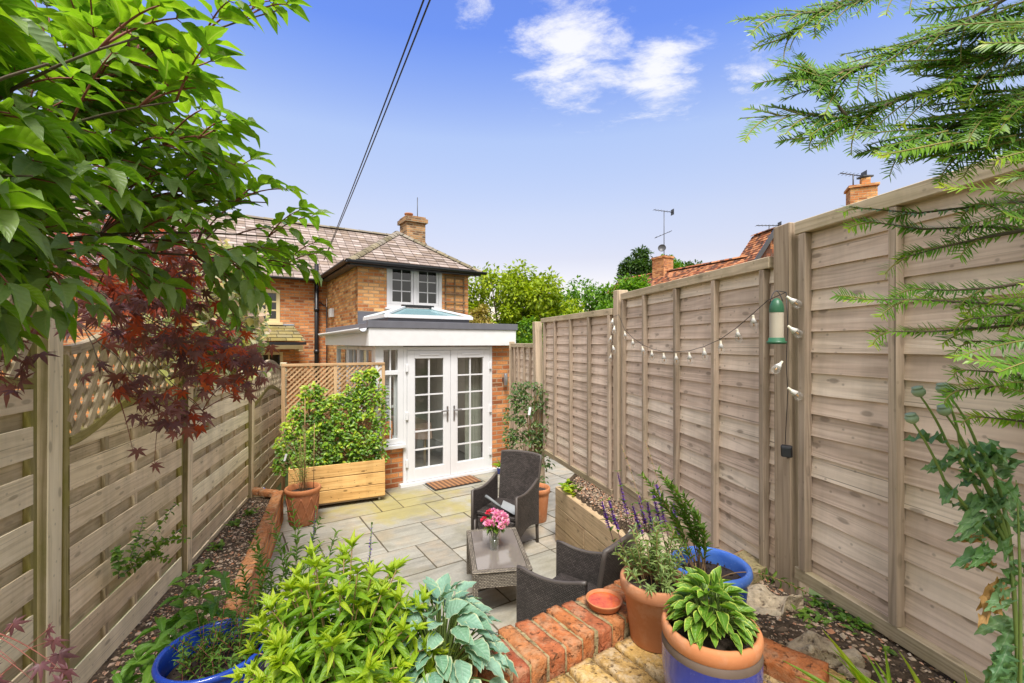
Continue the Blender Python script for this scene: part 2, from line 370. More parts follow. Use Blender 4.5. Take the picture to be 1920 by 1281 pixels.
def leafm(name, cols, vein=(.3,.4,.12), veins=7, trans=.35, rough=.42, edge=None, edgew=.2, under=None, vs=.35, spec=.4, mot=.3):
    """cols: ramp over the per-leaf random value"""
    b=NB(name); uv=b.uv(); r=b.rnd(); sp=b.n('ShaderNodeSeparateXYZ',{0:uv}); u,v=sp.outputs[0],sp.outputs[1]
    k=len(cols); c=b.ramp(r,[(i/(k-1) if k>1 else 0,q) for i,q in enumerate(cols)])
    av=b.math('ABSOLUTE',b.math('SUBTRACT',v,.5)); av2=b.math('MULTIPLY',av,2.0)
    n=b.noise(b.off(uv,r,91),4,4,.6); c=b.mix(mot,c,b.mix(1.0,c,b.ramp(n,[(.3,.5),(.7,1.5)]),'MULTIPLY'))
    if edge is not None:
        em=b.math('ADD',av2,b.math('MULTIPLY_ADD',n,.5,-.25)); em=b.math('MAXIMUM',em,b.ramp(u,[(.86,0),(1,1)])); c=b.mix(b.ramp(em,[(1-edgew-.08,0),(1-edgew+.06,1)]),c,edge)
    w=b.math('SUBTRACT',u,b.math('MULTIPLY',av2,.22)); w=b.math('ABSOLUTE',b.math('SINE',b.math('MULTIPLY',w,math.pi*veins)))
    vm=b.ramp(w,[(.0,1),(.16,0)]); mid=b.ramp(av2,[(.03,1),(.10,0)]); vm2=b.math('MAXIMUM',b.math('MULTIPLY',vm,.55),mid)
    c2=b.mix(b.math('MULTIPLY',vm2,vs),c,vein)
    if under is not None:
        bf=b.n('ShaderNodeNewGeometry').outputs['Backfacing']; c2=b.mix(bf,c2,b.mix(.65,c2,under))
    nrm=b.bump(b.math('MULTIPLY',w,1.0),.35,.003) if veins else None
    s1=b.pbr(c2,rough,nrm,0,spec)
    tc=b.mix(1.0,c2,(1.25,1.35,.55),'MULTIPLY')
    s2=b.n('ShaderNodeBsdfTranslucent',{0:tc}).outputs[0]
    return b.done(b.n('ShaderNodeMixShader',{0:trans,1:s1,2:s2}).outputs[0])
def glassm(name,tint=(.92,.95,.95),refl=.10,rough=.0):
    b=NB(name); t=b.n('ShaderNodeBsdfTransparent',{0:tint}).outputs[0]; g=b.n('ShaderNodeBsdfGlossy',{0:(1,1,1,1),'Roughness':rough}).outputs[0]
    fa=b.n('ShaderNodeLayerWeight',{0:.5}).outputs['Facing']; f=b.math('ADD',b.math('MULTIPLY_ADD',b.math('POWER',fa,5.0),.95,.04),refl,clamp=True)
    return b.done(b.n('ShaderNodeMixShader',{0:f,1:t,2:g}).outputs[0])
M={}
M['fence']=wood('weathered_fence_wood',(.90,.725,.595),(.70,.54,.43),(.39,.285,.215),green=.14,gcol=(.22,.20,.10),knots=.55)
M['fence_batten']=wood('weathered_batten_wood',(.56,.44,.335),(.40,.305,.228),(.20,.148,.105),green=.22,gcol=(.17,.16,.07),knots=.3)
M['fence_rail']=wood('mossy_rail_wood',(.58,.47,.33),(.42,.33,.22),(.22,.165,.10),green=.40,gcol=(.22,.20,.085),knots=.4)
M['post']=wood('grey_post_wood',(.60,.47,.34),(.44,.33,.23),(.23,.165,.11),green=.12,knots=.2,grain=1.3)
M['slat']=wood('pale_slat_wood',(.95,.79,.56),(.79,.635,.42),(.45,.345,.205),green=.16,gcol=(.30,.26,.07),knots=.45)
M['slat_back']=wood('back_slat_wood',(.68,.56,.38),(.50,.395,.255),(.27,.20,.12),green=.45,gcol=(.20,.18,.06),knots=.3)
M['mossy']=wood('green_stained_wood',(.42,.36,.16),(.29,.235,.09),(.14,.115,.04),green=.8,gcol=(.26,.24,.04),knots=.2)
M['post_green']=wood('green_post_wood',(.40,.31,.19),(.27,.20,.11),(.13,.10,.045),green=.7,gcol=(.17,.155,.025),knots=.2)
M['pine']=wood('new_pine_wood',(.78,.50,.20),(.66,.39,.14),(.42,.22,.07),knots=1.0,rough=.6,tone=.18)
M['trellis']=wood('tan_trellis_wood',(.60,.40,.22),(.48,.30,.155),(.26,.15,.075),knots=.2)
M['sleeper']=wood('sleeper_timber',(.62,.46,.28),(.46,.32,.18),(.24,.155,.085),green=.12,knots=.55)
M['oldtrellis']=wood('old_trellis_wood',(.30,.20,.12),(.20,.13,.075),(.1,.06,.035),knots=.1)
M['brick']=brickm('orange_brick',(.66,.275,.085),(.76,.40,.15),(.54,.19,.065),(.46,.31,.18),pale=.75,dark=.22)
M['brick_red']=brickm('red_brick',(.58,.21,.07),(.68,.29,.10),(.46,.15,.055),(.42,.29,.18),pale=.35,dark=.3)
M['brick_chim']=brickm('chimney_brick',(.36,.17,.075),(.46,.24,.10),(.22,.11,.06),(.36,.30,.2),pale=.25,dark=.55)
M['tile_grey']=brickm('grey_slate_tile',(.26,.205,.18),(.37,.30,.265),(.31,.235,.185),(.06,.05,.045),pale=.30,dark=.4,bw=.24,rh=.2,ms=.006)
M['tile_red']=brickm('red_clay_tile',(.36,.11,.05),(.50,.20,.08),(.15,.07,.045),(.16,.06,.03),pale=.30,dark=.75,bw=.17,rh=.2,ms=.004)
M['hip']=brickm('lichen_ridge_tile',(.22,.19,.155),(.29,.25,.20),(.27,.225,.14),(.07,.06,.04),pale=.4,dark=.4,bw=.3,rh=.2)
M['tile_moss']=brickm('mossy_stone_tile',(.22,.19,.11),(.31,.26,.13),(.33,.26,.09),(.07,.06,.03),pale=.2,dark=.35,bw=.34,rh=.22,ms=.008)
def singlebrick(name,cols,lich,lf=.5,dk=.5):
    b=NB(name); v=b.off(b.obj(),b.rnd(),7); r=b.rnd(); k=len(cols); c=b.ramp(r,[(i/(k-1),q) for i,q in enumerate(cols)])
    n=b.noise(v,30,7,.72); c=b.mix(.7,c,b.mix(1.0,c,b.ramp(n,[(.25,.35),(.75,1.5)]),'MULTIPLY'))
    l=b.noise(v,13,6,.7); c=b.mix(b.math('MULTIPLY',b.ramp(l,[(.48,0),(.60,1)]),lf),c,lich)
    d=b.noise(b.map(v,(1,1,1),(5,3,2)),17,6,.75); c=b.mix(b.math('MULTIPLY',b.ramp(d,[(.54,0),(.66,1)]),dk),c,(.06,.045,.025))
    sp=b.noise(v,130,3); pt=b.noise(v,48,3,.5); h=b.math('ADD',b.math('ADD',n,b.math('MULTIPLY',sp,.4)),b.math('MULTIPLY',b.ramp(pt,[(.30,0),(.42,1)]),.6)); c=b.mix(b.ramp(pt,[(.28,.7),(.40,0)]),c,(.10,.055,.025))
    return b.done(b.pbr(c,.92,b.bump(h,1.0,.010),0,.2))
M['coping']=singlebrick('coping_brick',[(.34,.085,.04),(.48,.165,.055),(.39,.11,.05),(.52,.215,.075),(.28,.07,.04)],(.50,.36,.22),.34,.6)
M['yellowbrick']=singlebrick('yellow_stock_brick',[(.46,.28,.085),(.56,.36,.125),(.40,.24,.075),(.54,.39,.20)],(.66,.57,.42),.40,.85)
M['mortar']=singlebrick('mortar',[(.40,.32,.18),(.36,.28,.15)],(.28,.25,.08),.5,.4)
M['rock']=singlebrick('rubble_stone',[(.48,.37,.24),(.56,.45,.30),(.42,.33,.23)],(.62,.55,.42),.35,.6)
def slabm():
    b=NB('sandstone_slab'); g=b.geo(); r=b.rnd(); uv=b.off(b.uv(),r,23)
    c=b.ramp(r,[(0,(.26,.245,.205)),(.35,(.35,.33,.275)),(.7,(.305,.288,.235)),(1,(.40,.378,.318))])
    vein=b.noise(b.map(uv,(1.2,5.5,1)),1.4,5,.6,1.2); c=b.mix(.65,c,b.mix(1.0,c,b.ramp(vein,[(.3,.62),(.5,1.0),(.72,1.25)]),'MULTIPLY'))
    c=b.mix(b.math('MULTIPLY',b.ramp(b.noise(uv,2.2,4,.6),[(.5,0),(.7,1)]),.35),c,(.52,.36,.20))
    fine=b.noise(uv,55,4,.7); c=b.mix(.35,c,b.mix(1.0,c,b.ramp(fine,[(.3,.6),(.7,1.3)]),'MULTIPLY'))
    loc=b.map(g,(1,1,1),tuple(-x for x in H(-.25,-.75,0))); d=b.n('ShaderNodeVectorMath',{0:b.map(loc,(.55,.95,1))},operation='LENGTH').outputs['Value']
    ms=b.noise(g,2.3,6,.7); mm=b.math('SUBTRACT',b.math('MULTIPLY_ADD',ms,2.2,-.35),d); c=b.mix(b.math('MULTIPLY',b.ramp(mm,[(.05,0),(.5,1)]),.62),c,(.36,.30,.06))
    c=b.mix(b.math('MULTIPLY',b.ramp(b.noise(g,1.3,5,.65),[(.50,0),(.68,1)]),.55),c,(.20,.18,.11))
    h=b.math('ADD',vein,b.math('MULTIPLY',fine,.3))
    return b.done(b.pbr(c,b.math('MULTIPLY_ADD',fine,.3,.5),b.bump(h,.35,.006),0,.35))
M['slab']=slabm()
M['joint']=plain('joint_mortar',(.105,.085,.052),.95,var=.3)
def soilm():
    b=NB('stony_soil'); g=b.geo()
    n=b.noise(g,22,7,.7); c=b.ramp(n,[(.3,(.035,.024,.016)),(.5,(.085,.06,.038)),(.7,(.17,.12,.08))])
    vo=b.n('ShaderNodeTexVoronoi',{'Vector':g,'Scale':42.0}); m=b.ramp(vo.outputs['Distance'],[(.30,1),(.40,0)])
    sel=b.ramp(b.n('ShaderNodeSeparateXYZ',{0:vo.outputs['Color']}).outputs[0],[(.5,0),(.55,1)],'LINEAR')
    pc=b.ramp(b.n('ShaderNodeSeparateXYZ',{0:vo.outputs['Color']}).outputs[1],[(0,(.20,.14,.09)),(.5,(.42,.31,.20)),(.8,(.5,.26,.13)),(1,(.6,.5,.38))])
    mm=b.math('MULTIPLY',m,sel); c=b.mix(mm,c,pc)
    h=b.math('ADD',n,b.math('MULTIPLY',mm,.6)); return b.done(b.pbr(c,.95,b.bump(h,.9,.02),0,.15))
M['soil']=soilm()
def chipm():
    b=NB('stone_chips'); r=b.rnd(); c=b.ramp(r,[(0,(.05,.035,.025)),(.25,(.13,.09,.06)),(.45,(.36,.26,.17)),(.7,(.52,.41,.29)),(.85,(.50,.20,.09)),(1,(.66,.57,.45))])
    n=b.noise(b.obj(),60,4); c=b.mix(.5,c,b.mix(1.0,c,b.ramp(n,[(.3,.6),(.7,1.3)]),'MULTIPLY')); return b.done(b.pbr(c,.9,b.bump(n,.5,.003)))
M['chips']=chipm()
b=NB('grass_ground'); n_=b.noise(b.geo(),3,6,.7); M['ground']=b.done(b.pbr(b.ramp(n_,[(.3,(.035,.06,.015)),(.7,(.09,.12,.035))]),.95))
M['white']=plain('white_upvc',(.74,.74,.745),.30,var=.03,bst=.01)
M['whitepaint']=plain('white_fascia_board',(.72,.715,.71),.5,var=.06,bst=.03)
M['cream']=plain('cream_paint',(.72,.58,.32),.5)
M['greywin']=plain('pale_grey_paint',(.66,.65,.66),.45,var=.03)
M['lead']=plain('lead_grey',(.135,.135,.155),.5,var=.15)
M['leadpale']=plain('pale_lead',(.36,.38,.42),.5,var=.2)
M['black']=plain('black_plastic',(.014,.014,.016),.35)
M['darkgrey']=plain('dark_grey_metal',(.07,.07,.075),.4)
M['steel']=plain('steel',(.5,.5,.52),.3,metal=.9)
M['glass']=glassm('window_glass',(.95,.97,.96),.07); b=NB('pale_roof_glass'); M['glass_roof']=b.done(b.n('ShaderNodeMixShader',{0:.6,1:b.n('ShaderNodeBsdfTransparent',{0:(.75,.9,.92,1)}).outputs[0],2:b.pbr((.30,.50,.54),.12,None,0,.5)}).outputs[0])
M['glass_dark']=glassm('far_window_glass',(.55,.62,.58),.03)
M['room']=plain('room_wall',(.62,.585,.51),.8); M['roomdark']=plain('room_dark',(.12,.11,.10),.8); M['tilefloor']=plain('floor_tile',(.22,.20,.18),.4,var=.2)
M['linen']=plain('tablecloth_linen',(.56,.42,.33),.85,var=.2)
M['curtain']=plain('grey_green_curtain',(.42,.44,.36),.9,var=.1)
M['orange']=plain('orange_shade',(.80,.24,.05),.5); M['redwood']=plain('dark_wood',(.16,.07,.035),.5); M['bluepl']=plain('blue_ceramic_ball',(.02,.04,.30),.2)
def wickerm(name,c0,c1,scale=(1,1),rough=.42):
    b=NB(name); uv=b.uv(); br=b.n('ShaderNodeTexBrick',{'Vector':uv,'Color1':(*c0,1),'Color2':(*c1,1),'Mortar':(c0[0]*.25,c0[1]*.25,c0[2]*.25,1),'Scale':1.0,'Mortar Size':.0026,'Mortar Smooth':.6,'Brick Width':.024,'Row Height':.012},offset=.5)
    sp=b.n('ShaderNodeSeparateXYZ',{0:uv}); hx=b.math('ABSOLUTE',b.math('SINE',b.math('MULTIPLY',sp.outputs[0],math.pi/.012))); hy=b.math('ABSOLUTE',b.math('SINE',b.math('MULTIPLY',sp.outputs[1],math.pi/.012)))
    n=b.noise(uv,6,4); c=b.mix(.5,br.outputs[0],b.mix(1.0,br.outputs[0],b.ramp(n,[(.3,.6),(.7,1.5)]),'MULTIPLY'))
    h=b.math('SUBTRACT',b.math('MULTIPLY',b.math('MULTIPLY',hx,hy),.7),br.outputs['Fac'])
    return b.done(b.pbr(c,rough,b.bump(h,.9,.004),0,.5))
M['wicker']=wickerm('dark_wicker',(.045,.035,.031),(.105,.086,.076)); M['wicker_grey']=wickerm('grey_brown_wicker',(.20,.165,.125),(.34,.29,.22),rough=.6)
M['wicker_edge']=plain('wicker_edging',(.085,.070,.060),.5)
M['cushion']=plain('grey_seat_weave',(.085,.095,.095),.8)
M['tabletop']=plain('smoked_glass',(.22,.185,.16),.06,spec=.9,var=.02,bst=0)
b=NB('smoked_table_glass'); M['tabletop']=b.done(b.pbr((.20,.17,.15),.04,None,0,.9,**{'Coat Weight':.7,'Coat Roughness':.02}))
def terram(name,c1,c2,pale=(.62,.42,.30),pf=.35):
    b=NB(name); o=b.obj(); n=b.noise(o,7,6,.65); c=b.mix(b.ramp(n,[(.3,0),(.7,1)]),c1,c2)
    c=b.mix(b.math('MULTIPLY',b.ramp(b.noise(o,12,5,.7),[(.5,0),(.68,1)]),pf),c,pale); c=b.mix(b.math('MULTIPLY',b.ramp(b.noise(o,5,6,.7),[(.56,0),(.72,1)]),.4),c,(.20,.12,.07))
    f=b.noise(o,120,3); return b.done(b.pbr(c,.85,b.bump(f,.15,.002),0,.25))
M['terra']=terram('terracotta',(.43,.18,.085),(.54,.245,.125)); M['terra_dark']=terram('old_terracotta',(.34,.125,.055),(.46,.19,.085),pf=.2); M['terra_orange']=terram('orange_terracotta',(.46,.165,.065),(.54,.22,.09),pf=.22)
def glazem(name,c1,c2,rim):
    b=NB(name); o=b.obj(); n=b.noise(o,4,4,.6,.8); c=b.mix(b.ramp(n,[(.3,0),(.7,1)]),c1,c2)
    sp=b.noise(o,90,3); c=b.mix(b.math('MULTIPLY',b.ramp(sp,[(.62,0),(.7,1)]),.35),c,rim)
    return b.done(b.pbr(c,b.math('MULTIPLY_ADD',n,.16,.14),b.bump(b.noise(o,14,3),.12,.006),0,.5,**{'Coat Weight':.2}))
M['blue']=glazem('blue_glaze',(.010,.035,.26),(.022,.085,.50),(.10,.22,.65)); M['blue2']=glazem('cobalt_glaze',(.014,.030,.24),(.03,.065,.46),(.12,.16,.5)); M['bluerim']=glazem('light_blue_rim',(.05,.15,.62),(.13,.30,.78),(.4,.5,.85))
M['brownband']=plain('brown_band',(.13,.09,.065),.7,var=.35)
M['potsoil']=plain('potting_compost',(.05,.033,.022),.95,var=.5,bs=90,bst=.9)
b=NB('red_water'); M['redwater']=b.done(b.pbr(b.ramp(b.noise(b.obj(),22,5,.7),[(.35,(.42,.045,.012)),(.65,(.75,.15,.035))]),.10,b.bump(b.noise(b.obj(),30,3),.15,.004),0,.6))
b=NB('coir_mat'); uv_=b.uv(); sx=b.n('ShaderNodeSeparateXYZ',{0:uv_}).outputs[0]; st_=b.math('SINE',b.math('MULTIPLY',sx,math.pi*2/.075)); M['mat']=b.done(b.pbr(b.mix(b.ramp(b.math('ADD',b.math('MULTIPLY',st_,.5),b.noise(uv_,60,3)),[(.35,0),(.75,1)]),(.14,.065,.03),(.36,.17,.07)),.95,b.bump(b.noise(uv_,200,2),.8,.006)))
M['bark']=plain('bark',(.13,.095,.065),.9,var=.4,bs=40,bst=.6); M['redstem']=plain('red_stem',(.26,.08,.055),.6,var=.3); M['greystem']=plain('grey_twig',(.24,.20,.18),.7,var=.25)
M['greenstem']=plain('green_stem',(.18,.26,.06),.6,var=.25); M['purplestem']=plain('purple_stem',(.12,.045,.06),.6,var=.25); M['drystem']=plain('dry_stem',(.36,.22,.10),.8,var=.3); M['yewtwig']=plain('yew_twig',(.24,.20,.05),.7,var=.3)
M['l_dog']=leafm('dogwood_leaf',[(.12,.25,.02),(.19,.34,.022),(.29,.44,.024),(.14,.29,.02),(.25,.40,.022)],(.34,.42,.12),8,.50,.36,under=(.26,.34,.18),vs=.6)
M['l_map']=leafm('maple_leaf',[(.12,.050,.065),(.24,.11,.125),(.26,.08,.06),(.50,.055,.02),(.70,.12,.025)],(.30,.09,.08),0,.40,.42,under=(.22,.13,.16),vs=.3,mot=.4)  # purple-red leaves; backlit red and mauve sheen are put into these colours
M['l_yew']=leafm('yew_needle',[(.05,.15,.018),(.10,.25,.018),(.18,.35,.02),(.40,.47,.02)],(.2,.3,.05),0,.40,.38,vs=.25)
M['l_yellow']=leafm('lime_leaf',[(.13,.27,.018),(.21,.36,.020),(.33,.46,.024),(.42,.50,.022)],(.45,.52,.10),6,.42,.45,vs=.35)
M['l_hosta']=leafm('blue_hosta_leaf',[(.12,.25,.17),(.18,.33,.23),(.25,.40,.29),(.15,.29,.17)],(.30,.42,.32),7,.22,.5,edge=(.46,.50,.30),edgew=.10,vs=.4)
M['l_vhosta']=leafm('edged_hosta_leaf',[(.11,.24,.02),(.17,.32,.03),(.09,.20,.02)],(.3,.42,.1),6,.3,.45,edge=(.48,.56,.10),edgew=.14,vs=.4)
M['l_jas']=leafm('climber_leaf',[(.05,.14,.012),(.12,.27,.014),(.22,.39,.018),(.48,.55,.025),(.35,.48,.02)],(.3,.4,.1),0,.35,.35,vs=.3)
M['l_clim']=leafm('dark_climber_leaf',[(.022,.06,.012),(.045,.11,.015),(.09,.17,.02),(.13,.10,.04)],(.2,.3,.1),0,.3,.4)
M['l_var']=leafm('pink_cream_leaf',[(.10,.20,.03),(.20,.28,.04),(.48,.42,.10),(.70,.42,.34),(.66,.60,.42),(.12,.20,.06)],(.5,.5,.3),0,.4,.45)
M['l_sage']=leafm('grey_green_leaf',[(.16,.25,.06),(.25,.35,.10),(.34,.43,.13),(.20,.33,.05)],(.3,.4,.2),0,.3,.55)
M['l_weed']=leafm('weed_leaf',[(.07,.17,.02),(.12,.25,.025),(.20,.32,.03),(.09,.20,.03)],(.3,.4,.15),5,.35,.45)
M['l_fox']=leafm('broad_leaf',[(.09,.22,.025),(.14,.30,.035),(.20,.36,.04)],(.28,.38,.14),7,.32,.42,vs=.4)
M['l_pop']=leafm('poppy_leaf',[(.10,.22,.09),(.15,.28,.11),(.20,.34,.14),(.11,.24,.06)],(.35,.44,.28),6,.25,.45,vs=.4)
M['l_dry']=leafm('dead_leaf',[(.42,.22,.08),(.55,.33,.12),(.30,.14,.06)],(.3,.2,.1),5,.3,.8)
M['l_bg1']=leafm('bright_tree_leaf',[(.16,.24,.010),(.27,.37,.013),(.40,.46,.018),(.21,.30,.012)],(.3,.4,.1),0,.35,.5,vs=0)
M['l_bg2']=leafm('green_tree_leaf',[(.06,.15,.014),(.12,.26,.016),(.20,.36,.02),(.09,.20,.016)],(.3,.4,.1),0,.35,.5,vs=0)
M['l_bg3']=leafm('dark_tree_leaf',[(.03,.075,.014),(.055,.115,.018),(.09,.16,.022)],(.3,.4,.1),0,.3,.5,vs=0)
M['l_bg4']=leafm('bronze_tree_leaf',[(.30,.26,.05),(.42,.34,.08),(.36,.24,.09)],(.3,.4,.1),0,.35,.5,vs=0)
M['f_purple']=leafm('purple_flower',[(.10,.03,.30),(.17,.05,.46),(.08,.02,.18)],(.2,.1,.4),0,.2,.5,vs=0); M['f_pink']=leafm('pink_petal',[(.80,.26,.48),(.86,.45,.62),(.72,.13,.45),(.90,.60,.72)],(.9,.6,.7),0,.3,.5,vs=0); M['f_red']=leafm('red_petal',[(.72,.035,.09),(.80,.08,.16)],(.8,.1,.2),0,.3,.5,vs=0)
M['seedhead']=plain('grey_green_seedhead',(.30,.40,.27),.6,var=.2); M['feedgreen']=plain('green_plastic',(.032,.125,.06),.4); M['mesh']=plain('feeder_tube',(.52,.46,.36),.35,var=.12)
M['capcream']=plain('cream_bulb_cap',(.80,.74,.58),.5); M['filament']=plain('amber_filament',(.75,.40,.12),.4); M['bulbwhite']=plain('pearl_bulb_glass',(.84,.82,.78),.15,var=.02)
b=NB('clear_thin_glass'); M['clear']=b.done(b.n('ShaderNodeMixShader',{0:b.math('MULTIPLY_ADD',b.n('ShaderNodeLayerWeight',{0:.35}).outputs['Facing'],.30,.05),1:b.n('ShaderNodeBsdfTransparent',{0:(.98,.98,.97,1)}).outputs[0],2:b.pbr((.85,.85,.83),.08,None,0,.8)}).outputs[0]); M['solar']=plain('solar_cell',(.06,.065,.07),.2); M['tag']=plain('white_tag',(.85,.85,.85),.5)
M['gold']=plain('brass',(.6,.42,.15),.3,metal=.8)
# ------------------------------------------------------------------ ground, patio, terrace
def FX(Y): return 1.37+.193*(2.25-Y) if Y<=4.17 else 1.0-.326*(Y-4.17)      # right fence line
def LX(Y): return -1.68-.28*Y                                                # left fence line
def SX(Y): return .47+.333*(5.0-Y)                                           # timber bed face
def sst(a,b,x): t=max(0,min(1,(x-a)/(b-a))); return t*t*(3-2*t)
mb=MB(); mb.quad((-300,-200,-.06),(300,-200,-.06),(300,400,-.06),(-300,400,-.06)); structure(mb.build('ground',M['ground']))
# patio slabs, random-coursed in the house frame
mb=MB(); g=.29; S0,S1,T0,T1=-8,11,-15,1
occ=set(); jb=MB()
jb.prism([H(S0*g,T0*g,-.004),H(S1*g,T0*g,-.004),H(S1*g,T1*g,-.004),H(S0*g,T1*g,-.004)],(0,0,-.05))
rr=random.Random(11); sizes=[(3,2),(2,2),(2,1),(1,1),(3,2),(2,2),(4,2),(2,3),(3,2),(1,2),(3,1)]
for j in range(T1-1,T0-1,-1):
    for i in range(S0,S1):
        if (i,j) in occ: continue
        opts=sizes[:]; rr.shuffle(opts); opts.append((1,1))
        for (w,h) in opts:
            cells=[(i+a,j-c) for a in range(w) for c in range(h)]
            if all(x not in occ and x[0]<S1 and x[1]>=T0 for x in cells): break
        occ.update(cells)
        s0,s1,t0,t1=i*g,(i+w)*g,(j-h+1)*g,(j+1)*g; e=.008; z=rr.uniform(-.003,.003)
        q=[H(s0+e,t0+e,z),H(s1-e,t0+e,z+rr.uniform(-.002,.002)),H(s1-e,t1-e,z),H(s0+e,t1-e,z+rr.uniform(-.002,.002))]
        n=6; pts=[]
        for k in range(4):
            for a in range(n):
                p=q[k].lerp(q[(k+1)%4],a/n); pts.append(p+V3((rr.uniform(-.0022,.0022),rr.uniform(-.0022,.0022),0)))
        uv=[((p-H0).dot(Ha),(p-H0).dot(Hb)) for p in pts]; k=len(pts)
        vs=[tuple(p) for p in pts]+[tuple(p-UP*.02) for p in pts]
        r=rr.random(); fs=[tuple(range(k))]+[(a,k+a,k+(a+1)%k,(a+1)%k) for a in range(k)]; us=[uv]+[[uv[a],uv[a],uv[(a+1)%k],uv[(a+1)%k]] for a in range(k)]
        mb.add(vs,fs,us,r)
structure(jb.build('patio_bed',M['joint'])); structure(mb.build('patio',M['slab']))
# soil height fields
def rsoil(X,Y):
    w=max(0,min(1,(X-SX(Y))/max(.05,FX(Y)-SX(Y))))
    lo=.54+.42*sst(3.7,2.35,Y); hi=.79+.11*sst(4.1,2.4,Y)+.13*sst(2.4,1.9,Y)
    z=lo+(hi-lo)*w
    z=z+(1.045-z)*sst(2.25,1.8,Y)
    return z+.012*mnoise.noise(V3((X*6,Y*6,1)))+.006*mnoise.noise(V3((X*19,Y*19,4)))
def lsoil(X,Y):
    return .27+.40*sst(2.5,1.5,Y)*sst(-2.0,-1.35,X)+.014*mnoise.noise(V3((X*6,Y*6,9)))+.007*mnoise.noise(V3((X*19,Y*19,4)))
def field(name,zf,inside,x0,x1,y0,y1,d):
    mb=MB(); nx=int((x1-x0)/d); ny=int((y1-y0)/d); vs=[];idx={};fs=[]
    def vi(i,j):
        if (i,j) not in idx:
            x=x0+i*d;y=y0+j*d; idx[(i,j)]=len(vs); vs.append((x,y,zf(x,y)))
        return idx[(i,j)]
    for i in range(nx):
        for j in range(ny):
            if inside(x0+(i+.5)*d,y0+(j+.5)*d): fs.append((vi(i,j),vi(i+1,j),vi(i+1,j+1),vi(i,j+1)))
    mb.add(vs,fs,None,.5,0,True); return structure(mb.build(name,M['soil']))
def wst(X,Y): d=V3((X,Y,0))-W0; return d.dot(Wa),d.dot(Wb)
def r_in(X,Y):
    s,t=wst(X,Y); 
    if X>FX(Y)+.12: return False
    if Y>5.0: return False
    if t>.10 and X<SX(Y)+.06: return False
    if t<=.10 and s<.44: return False
    return True
field('soil',rsoil,r_in,.2,2.3,.2,5.05,.035)
def LW(Y): return -2.80+.381*(5.56-Y)      # right face of the low brick wall
def l_in(X,Y): return LX(Y)-.1<X<LW(Y)-.08 and Y>0.3
field('soil',lsoil,l_in,-3.7,-.5,.3,5.65,.04)
# loose chips on the soil
cb=MB(); oct_=[(1,0,0),(-1,0,0),(0,1,0),(0,-1,0),(0,0,1),(0,0,-1)]; of=[(0,2,4),(2,1,4),(1,3,4),(3,0,4),(2,0,5),(1,2,5),(3,1,5),(0,3,5)]
def chip(x,y,z,s):
    M3=Matrix.Rotation(R(0,6.28),3,'Z')@Matrix.Rotation(R(-.5,.5),3,'X'); a=(s*R(.6,1.3),s*R(.5,1),s*R(.3,.6))
    cb.add([tuple(V3((x,y,z))+M3@V3([p[i]*a[i]+R(-.2,.2)*a[i] for i in range(3)])) for p in oct_],of)
k=0
while k<5200:
    Y=R(.9,4.9)**1.0; X=R(.6,1.9)
    if X<FX(Y)-.02 and r_in(X,Y) and X>SX(Y)+.1: chip(X,Y,rsoil(X,Y)+.002,R(.003,.013) if random.random()<.93 else R(.012,.024)); k+=1
k=0
while k<2600:
    Y=R(.9,2.4); X=R(.8,1.8)
    if X<FX(Y)-.02 and r_in(X,Y): chip(X,Y,rsoil(X,Y)+.002,R(.002,.009) if random.random()<.88 else R(.009,.022)); k+=1
k=0
while k<3200:
    Y=R(1.8,5.5); X=R(-3.4,-1.3)
    if LX(Y)+.04<X<LW(Y)-.12: chip(X,Y,lsoil(X,Y)+.002,R(.004,.016) if random.random()<.92 else R(.014,.028)); k+=1
stuff(tag(cb.build('stone_chips',M['chips']),'pale stone and brick chips scattered over the soil of both beds','stones'))
# retaining wall with coping of bricks on edge
ZT=1.13; ZP=1.065
rw=thing('retaining_wall','low red brick wall edging the upper terrace, its top a row of bricks on edge','wall',W(.1,.1,0))
mb=MB()
mb.box(W(.63,.10,.51),(1.84,.17,1.02),WM,.5)
# brick UVs for the patio face
fb=MB(); p0,p1=W(1.55,.190,0),W(-.29,.190,0); fb.quad(p0,p1,p1+UP*1.02,p0+UP*1.02); e0,e1=W(-.295,.19,0),W(-.295,.0,0); fb.quad(e0,e1,e1+UP*1.02,e0+UP*1.02)
fb.build('brick_face',M['brick_red'],rw); mb.build('wall_core',M['mortar'],rw)
cp=MB(); s=-.285
while s<.50:
    w=.062+R(-.003,.002); l=.215+R(-.006,.006)
    cp.rough(W(s+w/2,.107+R(-.006,.006),ZT-.052+R(-.004,.004)),(w,l,.106),WM@Matrix.Rotation(R(-.02,.02),3,'Z')@Matrix.Rotation(R(-.02,.02),3,'Y'),(5,14,7),.0035,.07); s+=.0755
cp.build('coping',M['coping'],rw)
mo=MB(); mo.rough(W(.11,.107,ZT-.058),(.78,.196,.104),WM,(60,10,4),.004,.05,fq=30); mo.build('mortar',M['mortar'],rw)
